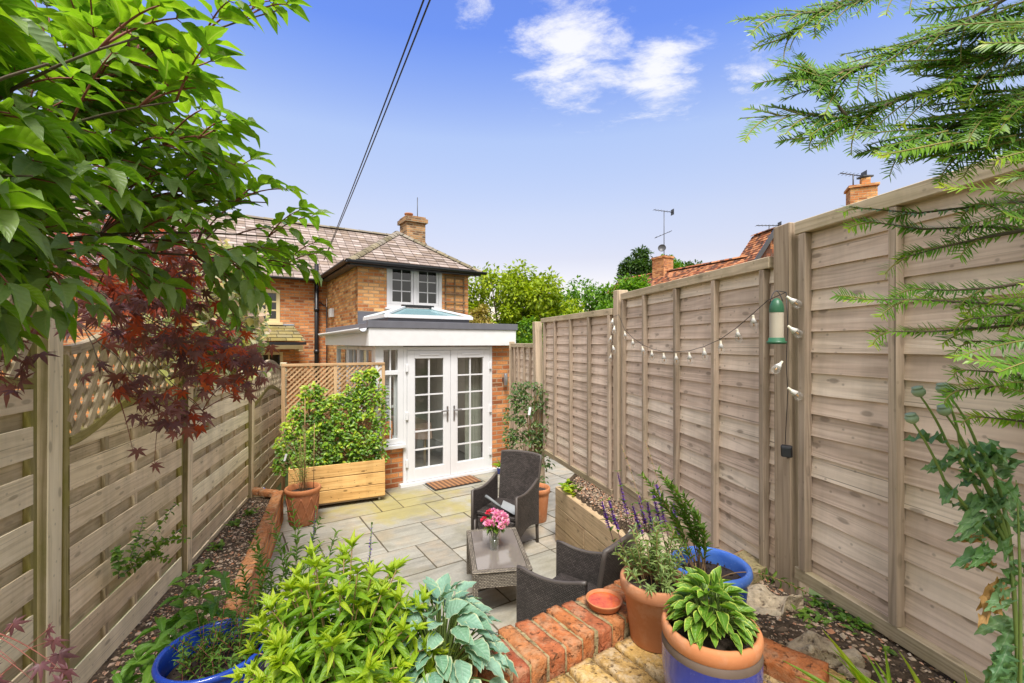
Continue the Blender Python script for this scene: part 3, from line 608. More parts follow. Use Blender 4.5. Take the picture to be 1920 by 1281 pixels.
# yellow brick paving of the terrace
mb=MB(); t=-.010; row=0
while t>-1.1:
    hdr=(row%2==0); d=.215 if hdr else .103; w=.103 if hdr else .215
    s=-.62+(R(0,.1)); e=.50+(.22 if row>0 else .02)+R(-.02,.04)
    while s<e:
        mb.rough(W(s+w/2+R(-.004,.004),t-d/2+R(-.004,.004),ZP-.034+R(-.005,.005)-(.004 if row else 0)),(w-.002+R(-.004,.003),d+R(-.006,.002),.068),WM@Matrix.Rotation(R(-.025,.025),3,'Z')@Matrix.Rotation(R(-.02,.02),3,'X'),(9,16,4) if hdr else (16,9,4),.0055,.12,fq=26); s+=w+.011
    t-=d+.011; row+=1
structure(mb.build('brick_paving',M['yellowbrick']))
mb=MB(); mb.box(W(.0,-.56,ZP-.07),(1.5,1.12,.10),WM); structure(mb.build('paving_bed',M['mortar']))
# lower brick ledge under the left-hand pots
mb=MB(); mb.box(W(-.83,.42,.37),(1.05,1.36,.74),WM,.5); structure(mb.build('planting_ledge',M['soil']))
# low brick wall of the left bed
lw=thing('edging_wall','low orange brick wall holding back the stony bed along the left fence','wall',(-2.6,5,0))
mb=MB(); n=22; a,b_=V3((LW(5.62),5.62,0)),V3((LW(1.9),1.9,0)); d=(b_-a).normalized(); nn=V3((-d.y,d.x,0)); L=(b_-a).length
mb.wall(b_,a,0,.30,.10,(),.5)
mb.build('brick_face',M['brick_red'],lw)
cp=MB(); Ml=Matrix((d,nn,UP)).transposed(); u=0
while u<L-.1:
    cp.rough(a+d*(u+.107)-nn*.052+UP*(.333+R(-.003,.003)),(.213,.108,.066),Ml,(11,7,4),.003,.06,fq=30); u+=.224
rt=V3((a.x,a.y,0)); 
for k in range(3): cp.rough(rt+V3((-.17-.224*k,-.02+.07*k,.333)),(.213,.105,.066),Matrix.Rotation(-.3,3,'Z'),(11,7,4),.003,.06)
cp.build('coping',singlebrick('orange_coping',[(.50,.19,.075),(.56,.25,.10),(.42,.15,.06)],(.52,.40,.26),.5,.5),lw)
# timber bed
tb=thing('timber_bed','raised bed of stacked pale timber sleepers holding the soil on the right','planter',(SX(4),4,0))
def slp(p,q,z,h=.196,w=.10):
    m=MB(); p=V3(p);q=V3(q); m.beam(p+UP*(z+h/2),q+UP*(z+h/2),w,h,jit=.003); m.build('sleeper',M['sleeper'],tb,bevel=.006)
o=V3((.05,.017,0))
for k in range(3):
    ys=[5.0,3.55,2.25] if k%2==0 else [5.0,4.35,2.9,2.25]
    for y0,y1 in zip(ys[:-1],ys[1:]):
        slp(V3((SX(y0),y0,0))+o,V3((SX(y1+.004),y1+.004,0))+o,k*.2+.004)
for y0,y1 in ((3.0,2.25),): slp(V3((SX(y0),y0,0))+o,V3((SX(y1),y1,0))+o,.604)
for k in range(3): slp((SX(5.0)+.10,4.965,0),(FX(5.0)-.03,4.90,0),k*.2+.004)
# ------------------------------------------------------------------ right fence
rf=thing('lap_panel_fence','tall weathered overlapping-board fence along the right side of the garden','fence',(FX(3),3,.8))
def fpost(x,y,z0,z1,w=.10,lean=(0,0),ang=0):
    m=MB(); a=V3((x,y,z0)); b2=V3((x+lean[0],y+lean[1],z1)); up=V3((math.cos(ang),math.sin(ang),0)); m.beam(a,b2,w,w,up,jit=.002)
    return m.build('fence_post',M['post'],rf,bevel=.004)
def lap_panel(p,q,z0,z1,nb,bpos,tilt=0):
    """lap panel between two ground points; boards, rails, battens"""
    p=V3((p[0],p[1],0)); q=V3((q[0],q[1],0)); d=(q-p).normalized(); n=V3((d.y,-d.x,0))   # n chosen to face the garden
    if n.x>0: n=-n
    L=(q-p).length; root=bpy.data.objects.new('fence_panel',None); COL.objects.link(root); root.parent=rf; root.location=(p+q)/2-rf.location+UP*z0
    h=(z1-z0-.05)/nb; Mx=Matrix((d,n,UP)).transposed()
    for i in range(nb):
        zz=z0+.02+h*(i+.5); tl=Matrix.Rotation(math.radians(-7),3,'X')
        Mi=Matrix((d,n,UP)).transposed()@Matrix.Rotation(math.radians(R(1.6,3.2)),3,'X')
        k=10; us=[]
        # wavy-edged board (waney lower edge)
        m=MB(); seed=R(0,99); bw=h*1.16; verts=[];fs=[];uv=[]; ou,ov=R(0,30),R(0,30)
        for a in range(k+1):
            u=-L/2+L*a/k; w0=-bw/2+.006*mnoise.noise(V3((u*2.1,seed,0))); w1=bw/2
            for (vv,tt) in ((w0,-.004),(w1,-.004),(w1,.003),(w0,.011)):
                verts.append(tuple((p+q)/2+UP*zz+d*u+Mi@V3((0,tt+(i%2)*.0,vv)))); us.append((u+ou,vv+ov))
        for a in range(k):
            for c in range(4):
                f=(a*4+c,a*4+(c+1)%4,(a+1)*4+(c+1)%4,(a+1)*4+c); fs.append(f); uv.append([us[x] for x in f])
        m.add(verts,fs,uv); m.build('board',M['fence'],root)
    c=n*.022
    for zz,mm in ((z1-.028,'fence_rail'),(z0+.02,'fence_rail')):
        m=MB(); m.beam(p+c*.9+UP*zz,q+c*.9+UP*zz,.052,.058,jit=.002); m.build('rail',M[mm],root,bevel=.003)
    for u in bpos:
        m=MB(); a=p+d*u+c*1.25; m.beam(a+UP*(z0+.05),a+d*tilt+UP*(z1-.06),.034,.040,n,jit=.002); m.build('batten',M['fence_batten'],root,bevel=.002)
    return root
def on(Y): return (FX(Y),Y)
lap_panel(on(2.17),on(.40),1.07,2.75,17,[.045,.46,.92,1.37,1.75])
fpost(1.385,2.25,.55,2.76,.105,(-.012,0),1.76)
lap_panel(on(4.09),on(2.33),.885,2.62,18,[.04,.43,.90,1.33,1.74])
fpost(.995,4.17,.3,2.66,.10,(0,0),1.76)
lap_panel((.965,4.25),(.42,5.98),.76,2.50,17,[.05,.47,.92,1.37,1.72])
fpost(.385,6.07,0,2.46,.10,(-.05,0),1.9)
lap_panel((.355,6.16),(.02,7.55),.30,2.17,18,[.04,.3,.62,.95,1.2,1.38])
fpost(0.0,7.63,0,2.2,.09)
gb=MB(); gb.beam((FX(4.1)-.02,4.1,.80),(FX(2.33)-.02,2.33,.82),.03,.15); gb.build('gravel_board',M['fence'],rf)
# ------------------------------------------------------------------ left fence with lattice tops
lf=thing('lattice_top_fence','weathered slatted fence with arched lattice tops along the left side','fence',(LX(4),4,.2))
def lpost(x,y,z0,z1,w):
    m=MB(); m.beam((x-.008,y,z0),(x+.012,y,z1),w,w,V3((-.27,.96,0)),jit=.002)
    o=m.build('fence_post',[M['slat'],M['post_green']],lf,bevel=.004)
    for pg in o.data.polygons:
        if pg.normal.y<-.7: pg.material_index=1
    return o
def lat_panel(Y0,Y1,z0,zb,zl,rise=.14):
    """slatted panel: slats from z0 to zb(+arch), lattice to zl(+arch)"""
    p=V3((LX(Y0),Y0,0)); q=V3((LX(Y1),Y1,0)); d=(q-p).normalized(); n=V3((d.y,-d.x,0)); L=(q-p).length
    if n.x<0: n=-n
    root=bpy.data.objects.new('fence_panel',None); COL.objects.link(root); root.parent=lf; root.location=(p+q)/2-lf.location+UP*z0
    arch=lambda u: rise*(.5-.5*math.cos(2*math.pi*min(1,max(0,u/L))))
    Pp=lambda u,z,o=0: p+d*u+n*o+UP*z
    z=z0+.03; pitch=.222; fr=.142
    def strip(mb,za,zbt,o,th):
        n_=16; top=[]; bot=[]
        for i in range(n_+1):
            u=.03+(L-.06)*i/n_; lim=zb+arch(u)-.01; top.append((u,min(zbt,lim))); bot.append((u,min(za,lim)))
        ou,ov=R(0,30),R(0,30); r=R(0,1)
        for i in range(n_):
            if top[i][1]-bot[i][1]<.004 and top[i+1][1]-bot[i+1][1]<.004: continue
            q4=[(bot[i]),(bot[i+1]),(top[i+1]),(top[i])]; uv=[(a+ou,b+ov) for a,b in q4]
            mb.add([tuple(Pp(a,b,o)) for a,b in q4],[(0,1,2,3)],[uv],r); mb.add([tuple(Pp(a,b,o-th)) for a,b in q4],[(3,2,1,0)],[uv[::-1]],r)
            mb.add([tuple(Pp(*top[i],o)),tuple(Pp(*top[i+1],o)),tuple(Pp(*top[i+1],o-th)),tuple(Pp(*top[i],o-th))],[(0,1,2,3)],[[(top[i][0]+ou,ov),(top[i+1][0]+ou,ov),(top[i+1][0]+ou,ov+.01),(top[i][0]+ou,ov+.01)]],r)
            mb.add([tuple(Pp(*bot[i],o)),tuple(Pp(*bot[i],o-th)),tuple(Pp(*bot[i+1],o-th)),tuple(Pp(*bot[i+1],o))],[(0,1,2,3)],[[(bot[i][0]+ou,ov),(bot[i][0]+ou,ov+.01),(bot[i+1][0]+ou,ov+.01),(bot[i+1][0]+ou,ov)]],r)
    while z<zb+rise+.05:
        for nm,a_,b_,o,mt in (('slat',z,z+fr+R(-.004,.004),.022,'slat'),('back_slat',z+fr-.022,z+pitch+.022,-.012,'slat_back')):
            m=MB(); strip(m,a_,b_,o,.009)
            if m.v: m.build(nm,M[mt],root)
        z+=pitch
    for u in (L*.27,L*.5,L*.74):
        b2=MB(); b2.beam(Pp(u,z0+.02),Pp(u,zb+arch(u)-.01),.024,.038,d,jit=.001); b2.build('batten',M['slat_back'],root)
    for u in (.018,L-.018):
        b2=MB(); b2.beam(Pp(u,z0),Pp(u,zl),.036,.045,d); b2.build('stile',M['mossy'],root,bevel=.003)
    for zz,mat_ in ((zb,'mossy'),(zl,'fence_rail')):
        b2=MB(); k=18
        pts=[(.036+(L-.072)*i/k) for i in range(k+1)]
        for i in range(k):
            a,b3=Pp(pts[i],zz+arch(pts[i])+.02,.005),Pp(pts[i+1],zz+arch(pts[i+1])+.02,.005); b2.beam(a,b3+(b3-a)*.04,.044,.048,UP,r=.4)
        b2.build('arched_rail',M[mat_],root)
    lt=MB(); sp=.105
    for sg,o in ((1,.012),(-1,-.004)):
        c=-2.0
        while c<L+2:
            # diagonal u = c + sg*k*(z-zb); clip to region
            k=.62; pts=[]
            for i in range(41):
                zz=zb+.03+(zl+rise-zb)*i/40; u=c+sg*k*(zz-zb)
                if .03<u<L-.03 and zb+arch(u)+.015<zz<zl+arch(u)+.01: pts.append((u,zz))
            if len(pts)>2: lt.beam(Pp(*pts[0],o),Pp(*pts[-1],o),.013,.040,d.cross(n)*0+ (d*sg*-1+UP*k).normalized(),jit=.001)
            c+=sp*.98
    lt.build('lattice',M['slat_back'],root)
    g=MB(); g.beam(Pp(0,z0-.06),Pp(L,z0-.06),.03,.13); g.build('gravel_board',M['slat'],root)
lat_panel(.55,2.17,.50,1.97,2.48)
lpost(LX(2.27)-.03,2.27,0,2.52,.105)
lat_panel(2.36,3.74,.26,1.64,2.12,.15)
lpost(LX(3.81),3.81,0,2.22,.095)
lat_panel(3.89,5.56,.30,1.66,2.03,.16)
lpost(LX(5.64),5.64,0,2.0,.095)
lat_panel(5.72,7.45,.05,1.37,1.74,.15)
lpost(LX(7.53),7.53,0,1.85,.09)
# ------------------------------------------------------------------ house
def hbox(mb,s0,s1,t0,t1,z0,z1,r=None,m=0): mb.box(H((s0+s1)/2,(t0+t1)/2,(z0+z1)/2),(s1-s0,t1-t0,z1-z0),HM,r,m)
def child(mb,name,mats,parent,bevel=0,label=None): return mb.build(name,mats,parent,bevel=bevel,label=label)
def win_panes(parent,s0,s1,z0,z1,t,cols,rows,fm,gm,fw=.05,bar=.022,name='window',depth=.06,axis='front',sdir=None):
    """window part (frame + bars) with one glass sub-part; axis 'front' = along Ha at depth t; 'side' = along Hb at s=t"""
    m=MB(); h=H if axis=='front' else (lambda a,b,z: H(b,a,z))
    def bx(a0,a1,z0_,z1_,d0,d1):
        c=h((a0+a1)/2,t+(d0+d1)/2,(z0_+z1_)/2)
        m.box(c,(a1-a0,d1-d0,z1_-z0_) if axis=='front' else (d1-d0,a1-a0,z1_-z0_),HM,.5)
    bx(s0,s1,z0,z0+fw,0,depth); bx(s0,s1,z1-fw,z1,0,depth); bx(s0,s0+fw,z0+fw,z1-fw,0,depth); bx(s1-fw,s1,z0+fw,z1-fw,0,depth)
    iw=(s1-s0-2*fw); ih=(z1-z0-2*fw)
    for i in range(1,cols): c=s0+fw+iw*i/cols; bx(c-bar/2,c+bar/2,z0+fw,z1-fw,depth*.25,depth*.75)
    for j in range(1,rows):
        zz=z0+fw+ih*j/rows
        for i in range(cols):
            a0=s0+fw+iw*i/cols+(bar/2 if i else 0); a1=s0+fw+iw*(i+1)/cols-(bar/2 if i<cols-1 else 0); bx(a0,a1,zz-bar/2,zz+bar/2,depth*.27,depth*.73)
    o=m.build(name,M[fm],parent,bevel=.004)
    g=MB(); e=.004
    q=[h(s0+fw+e,t+depth*.5,z0+fw+e),h(s1-fw-e,t+depth*.5,z0+fw+e),h(s1-fw-e,t+depth*.5,z1-fw-e),h(s0+fw+e,t+depth*.5,z1-fw-e)]
    g.quad(*q); g.build('pane',M[gm],o)
    return o
TE=3.0; TM=6.2; SWL,SWR=.098,2.68; ZE=3.95; ZA=4.90; TR=8.7; ZR=5.86; SML,SMR=-9.0,3.75
house=thing('brick_house','old orange brick cottage with slate roof and a hipped rear wing','house',H(0,TE,0))
m=MB(); W1=(.706,1.99,2.95,3.93)
m.wall(H(SWL,TE,0),H(SWR,TE,0),0,ZE,.22,[(W1[0]-SWL,W1[1]-SWL,W1[2],ZE-.01)])
m.wall(H(SWL,TM,0),H(SWL,TE+.003,0),0,ZE,.22); m.wall(H(SWR,TE+.003,0),H(SWR,TM,0),0,ZE,.22)
child(m,'wing_wall',M['brick'],house)
mwin=(-1.62,-1.02,2.70,3.52); mwin2=(-1.58,-.95,1.10,1.95)
m=MB(); m.wall(H(SML,TM,0),H(SWL-.003,TM,0),0,ZE-.02,.25,[(mwin[0]-SML,mwin[1]-SML,mwin[2],mwin[3]),(mwin2[0]-SML,mwin2[1]-SML,mwin2[2],mwin2[3])]); m.wall(H(SWR+.003,TM,0),H(SMR,TM,0),0,ZE-.02,.25)
m.wall(H(SMR,TM,0),H(SMR,TM+5,0),0,ZE-.02,.25)
m.prism([H(SMR-.003,TM,ZE-.02),H(SMR-.003,TM+5,ZE-.02),H(SMR-.003,TR,ZR-.12)],-Ha*.2)
child(m,'main_wall',M['brick_red'],house)
def roof_plane(mb,poly,n,course=.17,lift=.016):
    """stepped tile courses over a planar polygon given as (eaves a, eaves b, top b, top a)"""
    a,b,c,d=[V3(x) for x in poly]; nn=(b-a).cross(d-a).normalized(); 
    if nn.z<0: nn=-nn
    L=max((d-a).length,(c-b).length); k=max(1,int(L/course)); ax=(b-a).normalized()
    for i in range(k):
        f0,f1=i/k,min(1,(i+1.12)/k)
        p0,p1=a.lerp(d,f0),b.lerp(c,f0); q0,q1=a.lerp(d,f1),b.lerp(c,f1)
        segs=max(1,int((p1-p0).length/.9)); j0=R(0,9)
        for sgm in range(segs):
            g0,g1=sgm/segs,(sgm+1)/segs
            A,B,C,D=p0.lerp(p1,g0),p0.lerp(p1,g1),q0.lerp(q1,g1),q0.lerp(q1,g0)
            l0=lift*(1+.35*mnoise.noise(A*1.3+V3((i,0,0)))); l1=lift*(1+.35*mnoise.noise(B*1.3+V3((i,0,0))))
            U=lambda p:((p-a).dot(ax)+ (i%2)*.12+i*.24, i*.2+.02)
            V=lambda p:((p-a).dot(ax)+ (i%2)*.12+i*.24, i*.2+.18)
            A2,B2=A+nn*l0,B+nn*l1
            mb.add([tuple(A2),tuple(B2),tuple(C),tuple(D)],[(0,1,2,3)],[[U(A),U(B),V(C),V(D)]],.5)
            mb.add([tuple(A),tuple(B),tuple(B2),tuple(A2)],[(0,1,2,3)],[[U(A),U(B),U(B),U(A)]],.5)
EV=.24; zE=ZE+.02
pitch=(ZA-ZE)/((SWR-SWL)/2)
smid=(SWL+SWR)/2; ap=H(smid,TE+1.30,ZA)
A0=H(SWL-EV,TE-EV,ZE-.12); A1=H(SWR+EV,TE-EV,ZE-.12); bL=H(SWL-EV,TM+1.4,ZE-.12); bR=H(SWR+EV,TM+1.4,ZE-.12); rB=H(smid,TM+1.4,ZA)
m=MB(); roof_plane(m,(A0,A1,ap,ap),0); roof_plane(m,(bL,A0,ap,rB),0); roof_plane(m,(A1,bR,rB,ap),0)
wr=child(m,'wing_roof',M['tile_grey'],house)
m=MB()
def ridge(mb,p,q,rad=.085,step=.33):
    p,q=V3(p),V3(q); L=(q-p).length; k=max(1,int(L/step)); d=(q-p)/L; sd=UP.cross(d).normalized(); nn=d.cross(sd)
    for i in range(k):
        a=p+d*(L*i/k); b=p+d*(L*(i+1)/k+.01); vs=[];fs=[];uv=[]
        for e,(pt,rr) in enumerate(((a,rad),(b,rad*.9))):
            for j in range(7):
                an=math.pi*(j/6)*.86+math.pi*.07; vs.append(tuple(pt+sd*rr*1.25*math.cos(an)+nn*(rr*math.sin(an)-.03)))
        for j in range(6): fs.append((j,j+1,8+j,7+j)); uv.append([(i*.31,j*.03),(i*.31,j*.03+.03),(i*.31+.2,j*.03+.03),(i*.31+.2,j*.03)])
        mb.add(vs,fs,uv,R(0,1),0,True)
ridge(m,A0,ap); ridge(m,A1,ap); ridge(m,ap,rB); child(m,'hip_tiles',M['hip'],wr)
m=MB(); e0=H(SML,TM-EV,ZE-.12); e1=H(SMR+.12,TM-EV,ZE-.12); f0=H(SML,TR,ZR); f1=H(SMR+.12,TR,ZR); g0=H(SML,TM+5.2,ZE-.12); g1=H(SMR+.12,TM+5.2,ZE-.12)
roof_plane(m,(e0,e1,f1,f0),0); roof_plane(m,(g1,g0,f0,f1),0); mr=child(m,'main_roof',M['tile_grey'],house)
m=MB(); ridge(m,f0,f1,.10,.45); child(m,'ridge_tiles',M['hip'],mr)
ch=MB()
def addbrickbox(mb,s0,s1,t0,t1,z0,z1,hf=H):
    def q(a,b,L): mb.quad(a+UP*z0,b+UP*z0,b+UP*z1,a+UP*z1,.5,0,[(0,z0),(L,z0),(L,z1),(0,z1)])
    q(hf(s0,t0,0),hf(s1,t0,0),s1-s0); q(hf(s1,t0,0),hf(s1,t1,0),t1-t0); q(hf(s1,t1,0),hf(s0,t1,0),s1-s0); q(hf(s0,t1,0),hf(s0,t0,0),t1-t0)
    for zz in (z0,z1): mb.quad(hf(s0,t0,zz),hf(s1,t0,zz),hf(s1,t1,zz),hf(s0,t1,zz),.5)
addbrickbox(ch,3.10,3.78,8.35,9.05,5.2,6.36); addbrickbox(ch,3.03,3.85,8.28,9.12,6.362,6.50); addbrickbox(ch,3.09,3.79,8.34,9.06,6.502,6.575)
cho=child(ch,'chimney',M['brick_chim'],house)
m=MB(); m.lathe([(.13,0),(.13,.10),(.15,.11),(.15,.15),(.11,.15),(.11,.02)],H(3.3,8.7,6.575),20); child(m,'chimney_pot',M['terra_dark'],cho)
m=MB(); m.tube([H(3.62,8.7,6.4),H(3.62,8.7,7.35)],.014,6); child(m,'aerial_rod',M['darkgrey'],cho)
# gutters, fascia
m=MB()
def gutter(mb,p,q,rad=.055):
    p,q=V3(p),V3(q); d,sd,nn=frame(q-p); k=8; vs=[]
    for pt in (p,q):
        for rr in (rad,rad*.86):
            for j in range(k+1): an=math.pi+math.pi*j/k; vs.append(tuple(pt+sd*rr*math.cos(an)+UP*rr*math.sin(an)))
    n=k+1; fs=[]
    for j in range(k): fs.append((j,j+1,2*n+j+1,2*n+j)); fs.append((n+j+1,n+j,3*n+j,3*n+j+1))
    fs+=[(0,2*n,3*n,n),(n-1,2*n-1,4*n-1,3*n-1)]; mb.add(vs,fs,None,.5,0,True)
gutter(m,H(SWL-EV-.05,TE-EV-.05,ZE-.10),H(SWR+EV+.08,TE-EV-.05,ZE-.10),.06); gutter(m,H(SWL-EV-.05,TM-EV,ZE-.12),H(SWL-EV-.05,TE-EV-.05,ZE-.10),.06)
hbox(m,SWL-EV+.03,SWR+EV-.02,TE-EV+.01,TE-EV+.035,ZE-.19,ZE-.06); hbox(m,SWL-EV+.006,SWL-EV+.03,TE-EV+.04,TM-EV-.1,ZE-.19,ZE-.06)
gutter(m,H(SML,TM-EV-.05,ZE-.15),H(SWL-EV-.06,TM-EV-.05,ZE-.13),.055)
child(m,'gutter',M['black'],house)
m=MB(); hbox(m,SWL-EV+.035,SWR+EV-.03,TE-EV+.04,TE-.003,ZE-.17,ZE-.15); hbox(m,SWL-EV+.035,SWL-.003,TE,TM-EV,ZE-.17,ZE-.15); child(m,'soffit',M['darkgrey'],house)
dpx=H(-.17,TM-.10,0)
m=MB(); m.tube([dpx+UP*.3,dpx+UP*4.25],.055,12)
for zz in (1.9,3.0,3.75): m.tube([dpx+UP*zz,dpx+UP*(zz+.10)],.068,12)
child(m,'soil_pipe',M['black'],house)
m=MB(); p=H(.045,TM-.30,0); m.tube([p+UP*.3,p+UP*3.1,H(-.10,TM-.12,3.25)],.018,6); child(m,'waste_pipe',M['black'],house)
# wing window : two casements in a grey frame
wf=MB(); s0,s1,z0,z1=W1
for a0,a1,b0,b1 in ((s0,s1,z0,z0+.07),(s0,s1,z1-.08,z1),(s0,s0+.07,z0+.07,z1-.08),(s1-.07,s1,z0+.07,z1-.08),((s0+s1)/2-.035,(s0+s1)/2+.035,z0+.07,z1-.08)): hbox(wf,a0,a1,TE-.02,TE+.09,b0,b1)
wfo=child(wf,'window_frame',M['greywin'],house,.005)
mid=(s0+s1)/2
for a0,a1 in ((s0+.073,mid-.038),(mid+.038,s1-.073)):
    win_panes(wfo,a0,a1,z0+.075,z1-.085,TE+.0,2,3,'greywin','glass_dark',.055,.022,'casement',.045)
m=MB(); hbox(m,s0-.04,s1+.04,TE-.06,TE+.05,z0-.05,z0-.002); child(m,'window_sill',M['greywin'],wfo,.004)
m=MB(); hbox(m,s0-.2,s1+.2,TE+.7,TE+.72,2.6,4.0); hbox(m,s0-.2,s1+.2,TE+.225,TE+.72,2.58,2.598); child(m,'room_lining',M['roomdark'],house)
# cream windows of the main wall
w=win_panes(house,mwin[0],mwin[1],mwin[2],mwin[3],TM-.015,2,3,'cream','glass_dark',.085,.035,'cream_window',.07)
m=MB(); hbox(m,mwin[0]-.06,mwin[1]+.06,TM-.07,TM+.02,mwin[2]-.07,mwin[2]-.002); child(m,'window_sill',M['cream'],w,.004)
win_panes(house,mwin2[0],mwin2[1],mwin2[2],mwin2[3],TM-.015,2,2,'cream','glass_dark',.07,.03,'cream_window',.07)
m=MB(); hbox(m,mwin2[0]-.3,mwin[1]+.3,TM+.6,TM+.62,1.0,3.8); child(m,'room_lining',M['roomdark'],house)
# lean-to canopy
m=MB(); roof_plane(m,(H(-1.80,TM-.75,2.22),H(-.52,TM-.75,2.22),H(-.72,TM-.004,2.62),H(-1.72,TM-.004,2.62)),0,.16,.014); cpy=child(m,'canopy',M['tile_moss'],house)
m=MB(); hbox(m,-1.74,-.70,TM-.05,TM-.004,2.625,2.665); child(m,'flashing',M['leadpale'],cpy)
m=MB(); hbox(m,-1.80,-.52,TM-.79,TM-.752,2.13,2.20); child(m,'canopy_gutter',M['black'],cpy)
m=MB(); hbox(m,-1.76,-.58,TM-.70,TM-.62,2.03,2.125); hbox(m,-1.76,-1.66,TM-.70,TM-.004,0,2.02); hbox(m,-.68,-.58,TM-.70,TM-.004,1.98,2.02); child(m,'canopy_beam',M['cream'],cpy)
# meter box on the wing's side, lead flashing where the extension meets the wing
m=MB(); m.box(H(SWL-.045,5.38,2.93),(.09,.26,.22),HM); child(m,'meter_box',M['greywin'],house,.01)
m=MB(); hbox(m,SWL-.006,.66,TE-.012,TE-.004,2.48,2.84); child(m,'lead_flashing',M['lead'],house)
# ------------------------------------------------------------------ extension
ext=thing('garden_room','flat roofed white garden room extension with glazed french doors','extension',H(.7,.2,0))
SL,SR=-.40,1.925; ZF0,ZF1,ZF2=2.135,2.395,2.50
m=MB(); m.wall(H(SL,-.004,0),H(0-.001,-.004,0),0,.62,.24); m.wall(H(1.56,-.004,0),H(SR,-.004,0),0,2.13,.24); m.wall(H(SR,-.001,0),H(SR,TE-.01,0),0,2.13,.24); m.wall(H(SL,TE-.01,0),H(SL,.0,0),0,1.0,.24)
child(m,'brick_wall',M['brick_red'],ext)
m=MB(); hbox(m,-.55,1.965,-.15,-.125,ZF0,ZF1); hbox(m,-.55,-.525,-.12,2.95,ZF0,ZF1-.02); hbox(m,1.94,1.965,-.12,2.95,ZF0,ZF1); hbox(m,-.52,1.935,-.12,-.005,ZF0+.004,ZF0+.016); hbox(m,-.52,SL-.002,.0,2.95,ZF0+.004,ZF0+.016)
child(m,'fascia',M['whitepaint'],ext,.003)
m=MB(); hbox(m,-.57,1.99,-.17,-.10,ZF1+.002,ZF2); hbox(m,-.545,-.50,-.095,2.95,ZF1+.002,ZF2-.03); hbox(m,1.93,1.99,-.095,2.95,ZF1+.002,ZF2)
child(m,'roof_trim',M['lead'],ext,.004)
m=MB(); hbox(m,-.50,1.93,-.10,.56,2.40,2.475); hbox(m,-.50,1.93,1.72,2.99,2.40,2.475); hbox(m,-.50,-.04,.562,1.718,2.40,2.475); hbox(m,1.40,1.93,.562,1.718,2.40,2.475); child(m,'flat_roof',M['lead'],ext)
m=MB(); gutter(m,H(-.62,2.98,2.36),H(-.62,-.10,2.395),.06); child(m,'white_gutter',M['white'],ext)
# lantern
l0,l1,k0,k1,zb,zt=-.09,1.44,.50,1.77,2.62,2.80
m=MB(); hbox(m,l0+.03,l1-.03,k0+.03,k0+.09,2.45,zb-.035); hbox(m,l0+.03,l1-.03,k1-.09,k1-.03,2.45,zb-.035); hbox(m,l0+.03,l0+.09,k0+.095,k1-.095,2.45,zb-.035); hbox(m,l1-.09,l1-.03,k0+.095,k1-.095,2.45,zb-.035)
lan=child(m,'roof_lantern',M['lead'],ext)
km=(k0+k1)/2; r0,r1=H(.44,km,zt),H(.93,km,zt); c0,c1,c2,c3=H(l0,k0,zb),H(l1,k0,zb),H(l1,k1,zb),H(l0,k1,zb)
m=MB(); m.quad(c0,c1,r1,r0); m.add([tuple(c1),tuple(c2),tuple(r1)],[(0,1,2)]); m.quad(c2,c3,r0,r1); m.add([tuple(c3),tuple(c0),tuple(r0)],[(0,1,2)]); child(m,'lantern_glass',M['glass_roof'],lan)
m=MB()
for p,q in ((c0,c1),(c1,c2),(c2,c3),(c3,c0)): m.beam(p-UP*.004,q-UP*.004,.07,.055,r=.5)
for p,q in ((c0,r0),(c1,r1),(c2,r1),(c3,r0)): m.beam(p+UP*.025,q+UP*.022,.05,.035,r=.5)
child(m,'lantern_frame',M['white'],lan)
m=MB(); m.beam(r0-Ha*.05+UP*.035,r1+Ha*.05+UP*.035,.09,.05); child(m,'lantern_ridge',M['black'],lan)
# side light with shutter, sill, quoin post
m=MB(); hbox(m,SL-.02,SL+.10,-.03,.10,.66,ZF0-.002); hbox(m,-.085,-.001,-.03,.10,.66,ZF0-.002); hbox(m,SL+.10,-.085,-.03,.08,2.075,ZF0-.002); hbox(m,SL+.10,-.085,-.03,.08,1.70,1.765); hbox(m,SL+.10,-.085,-.03,.08,.66,.74)
sl=child(m,'side_window',M['white'],ext,.004)
m=MB(); hbox(m,SL-.05,.02,-.09,.08,.60,.655); child(m,'window_sill',M['white'],sl,.006)
m=MB(); hbox(m,-.204,-.184,-.01,.02,1.767,2.073); hbox(m,-.204,-.184,-.01,.02,.742,1.698); child(m,'glazing_bar',M['white'],sl)
m=MB(); hbox(m,SL+.102,-.087,.022,.026,.742,1.698); hbox(m,SL+.102,-.087,.022,.026,1.767,2.073); child(m,'pane',M['glass'],sl)
m=MB(); z=.80
for a0,a1 in ((SL+.104,SL+.134),(-.119,-.089)): hbox(m,a0,a1,.05,.085,.742,1.695)
for zz in (.742,1.20,1.66): hbox(m,SL+.136,-.121,.05,.085,zz,zz+.035)
while z<1.64:
    if not 1.17<z<1.25: m.box(H((SL-.085)/2+.007,.068,z),(.148,.045,.007),HM@Matrix.Rotation(math.radians(70),3,'X'))
    z+=.052
child(m,'shutter',M['white'],sl)
# side windows
for k,(a0,a1) in enumerate(((1.70,2.55),(.98,1.66),(.12,.94))):
    o_=win_panes(ext,a0,a1,1.02,ZF0-.01,SL-.02,2 if k else 1,2,'white','glass',.06,.022,'side_casement',.07,'side')
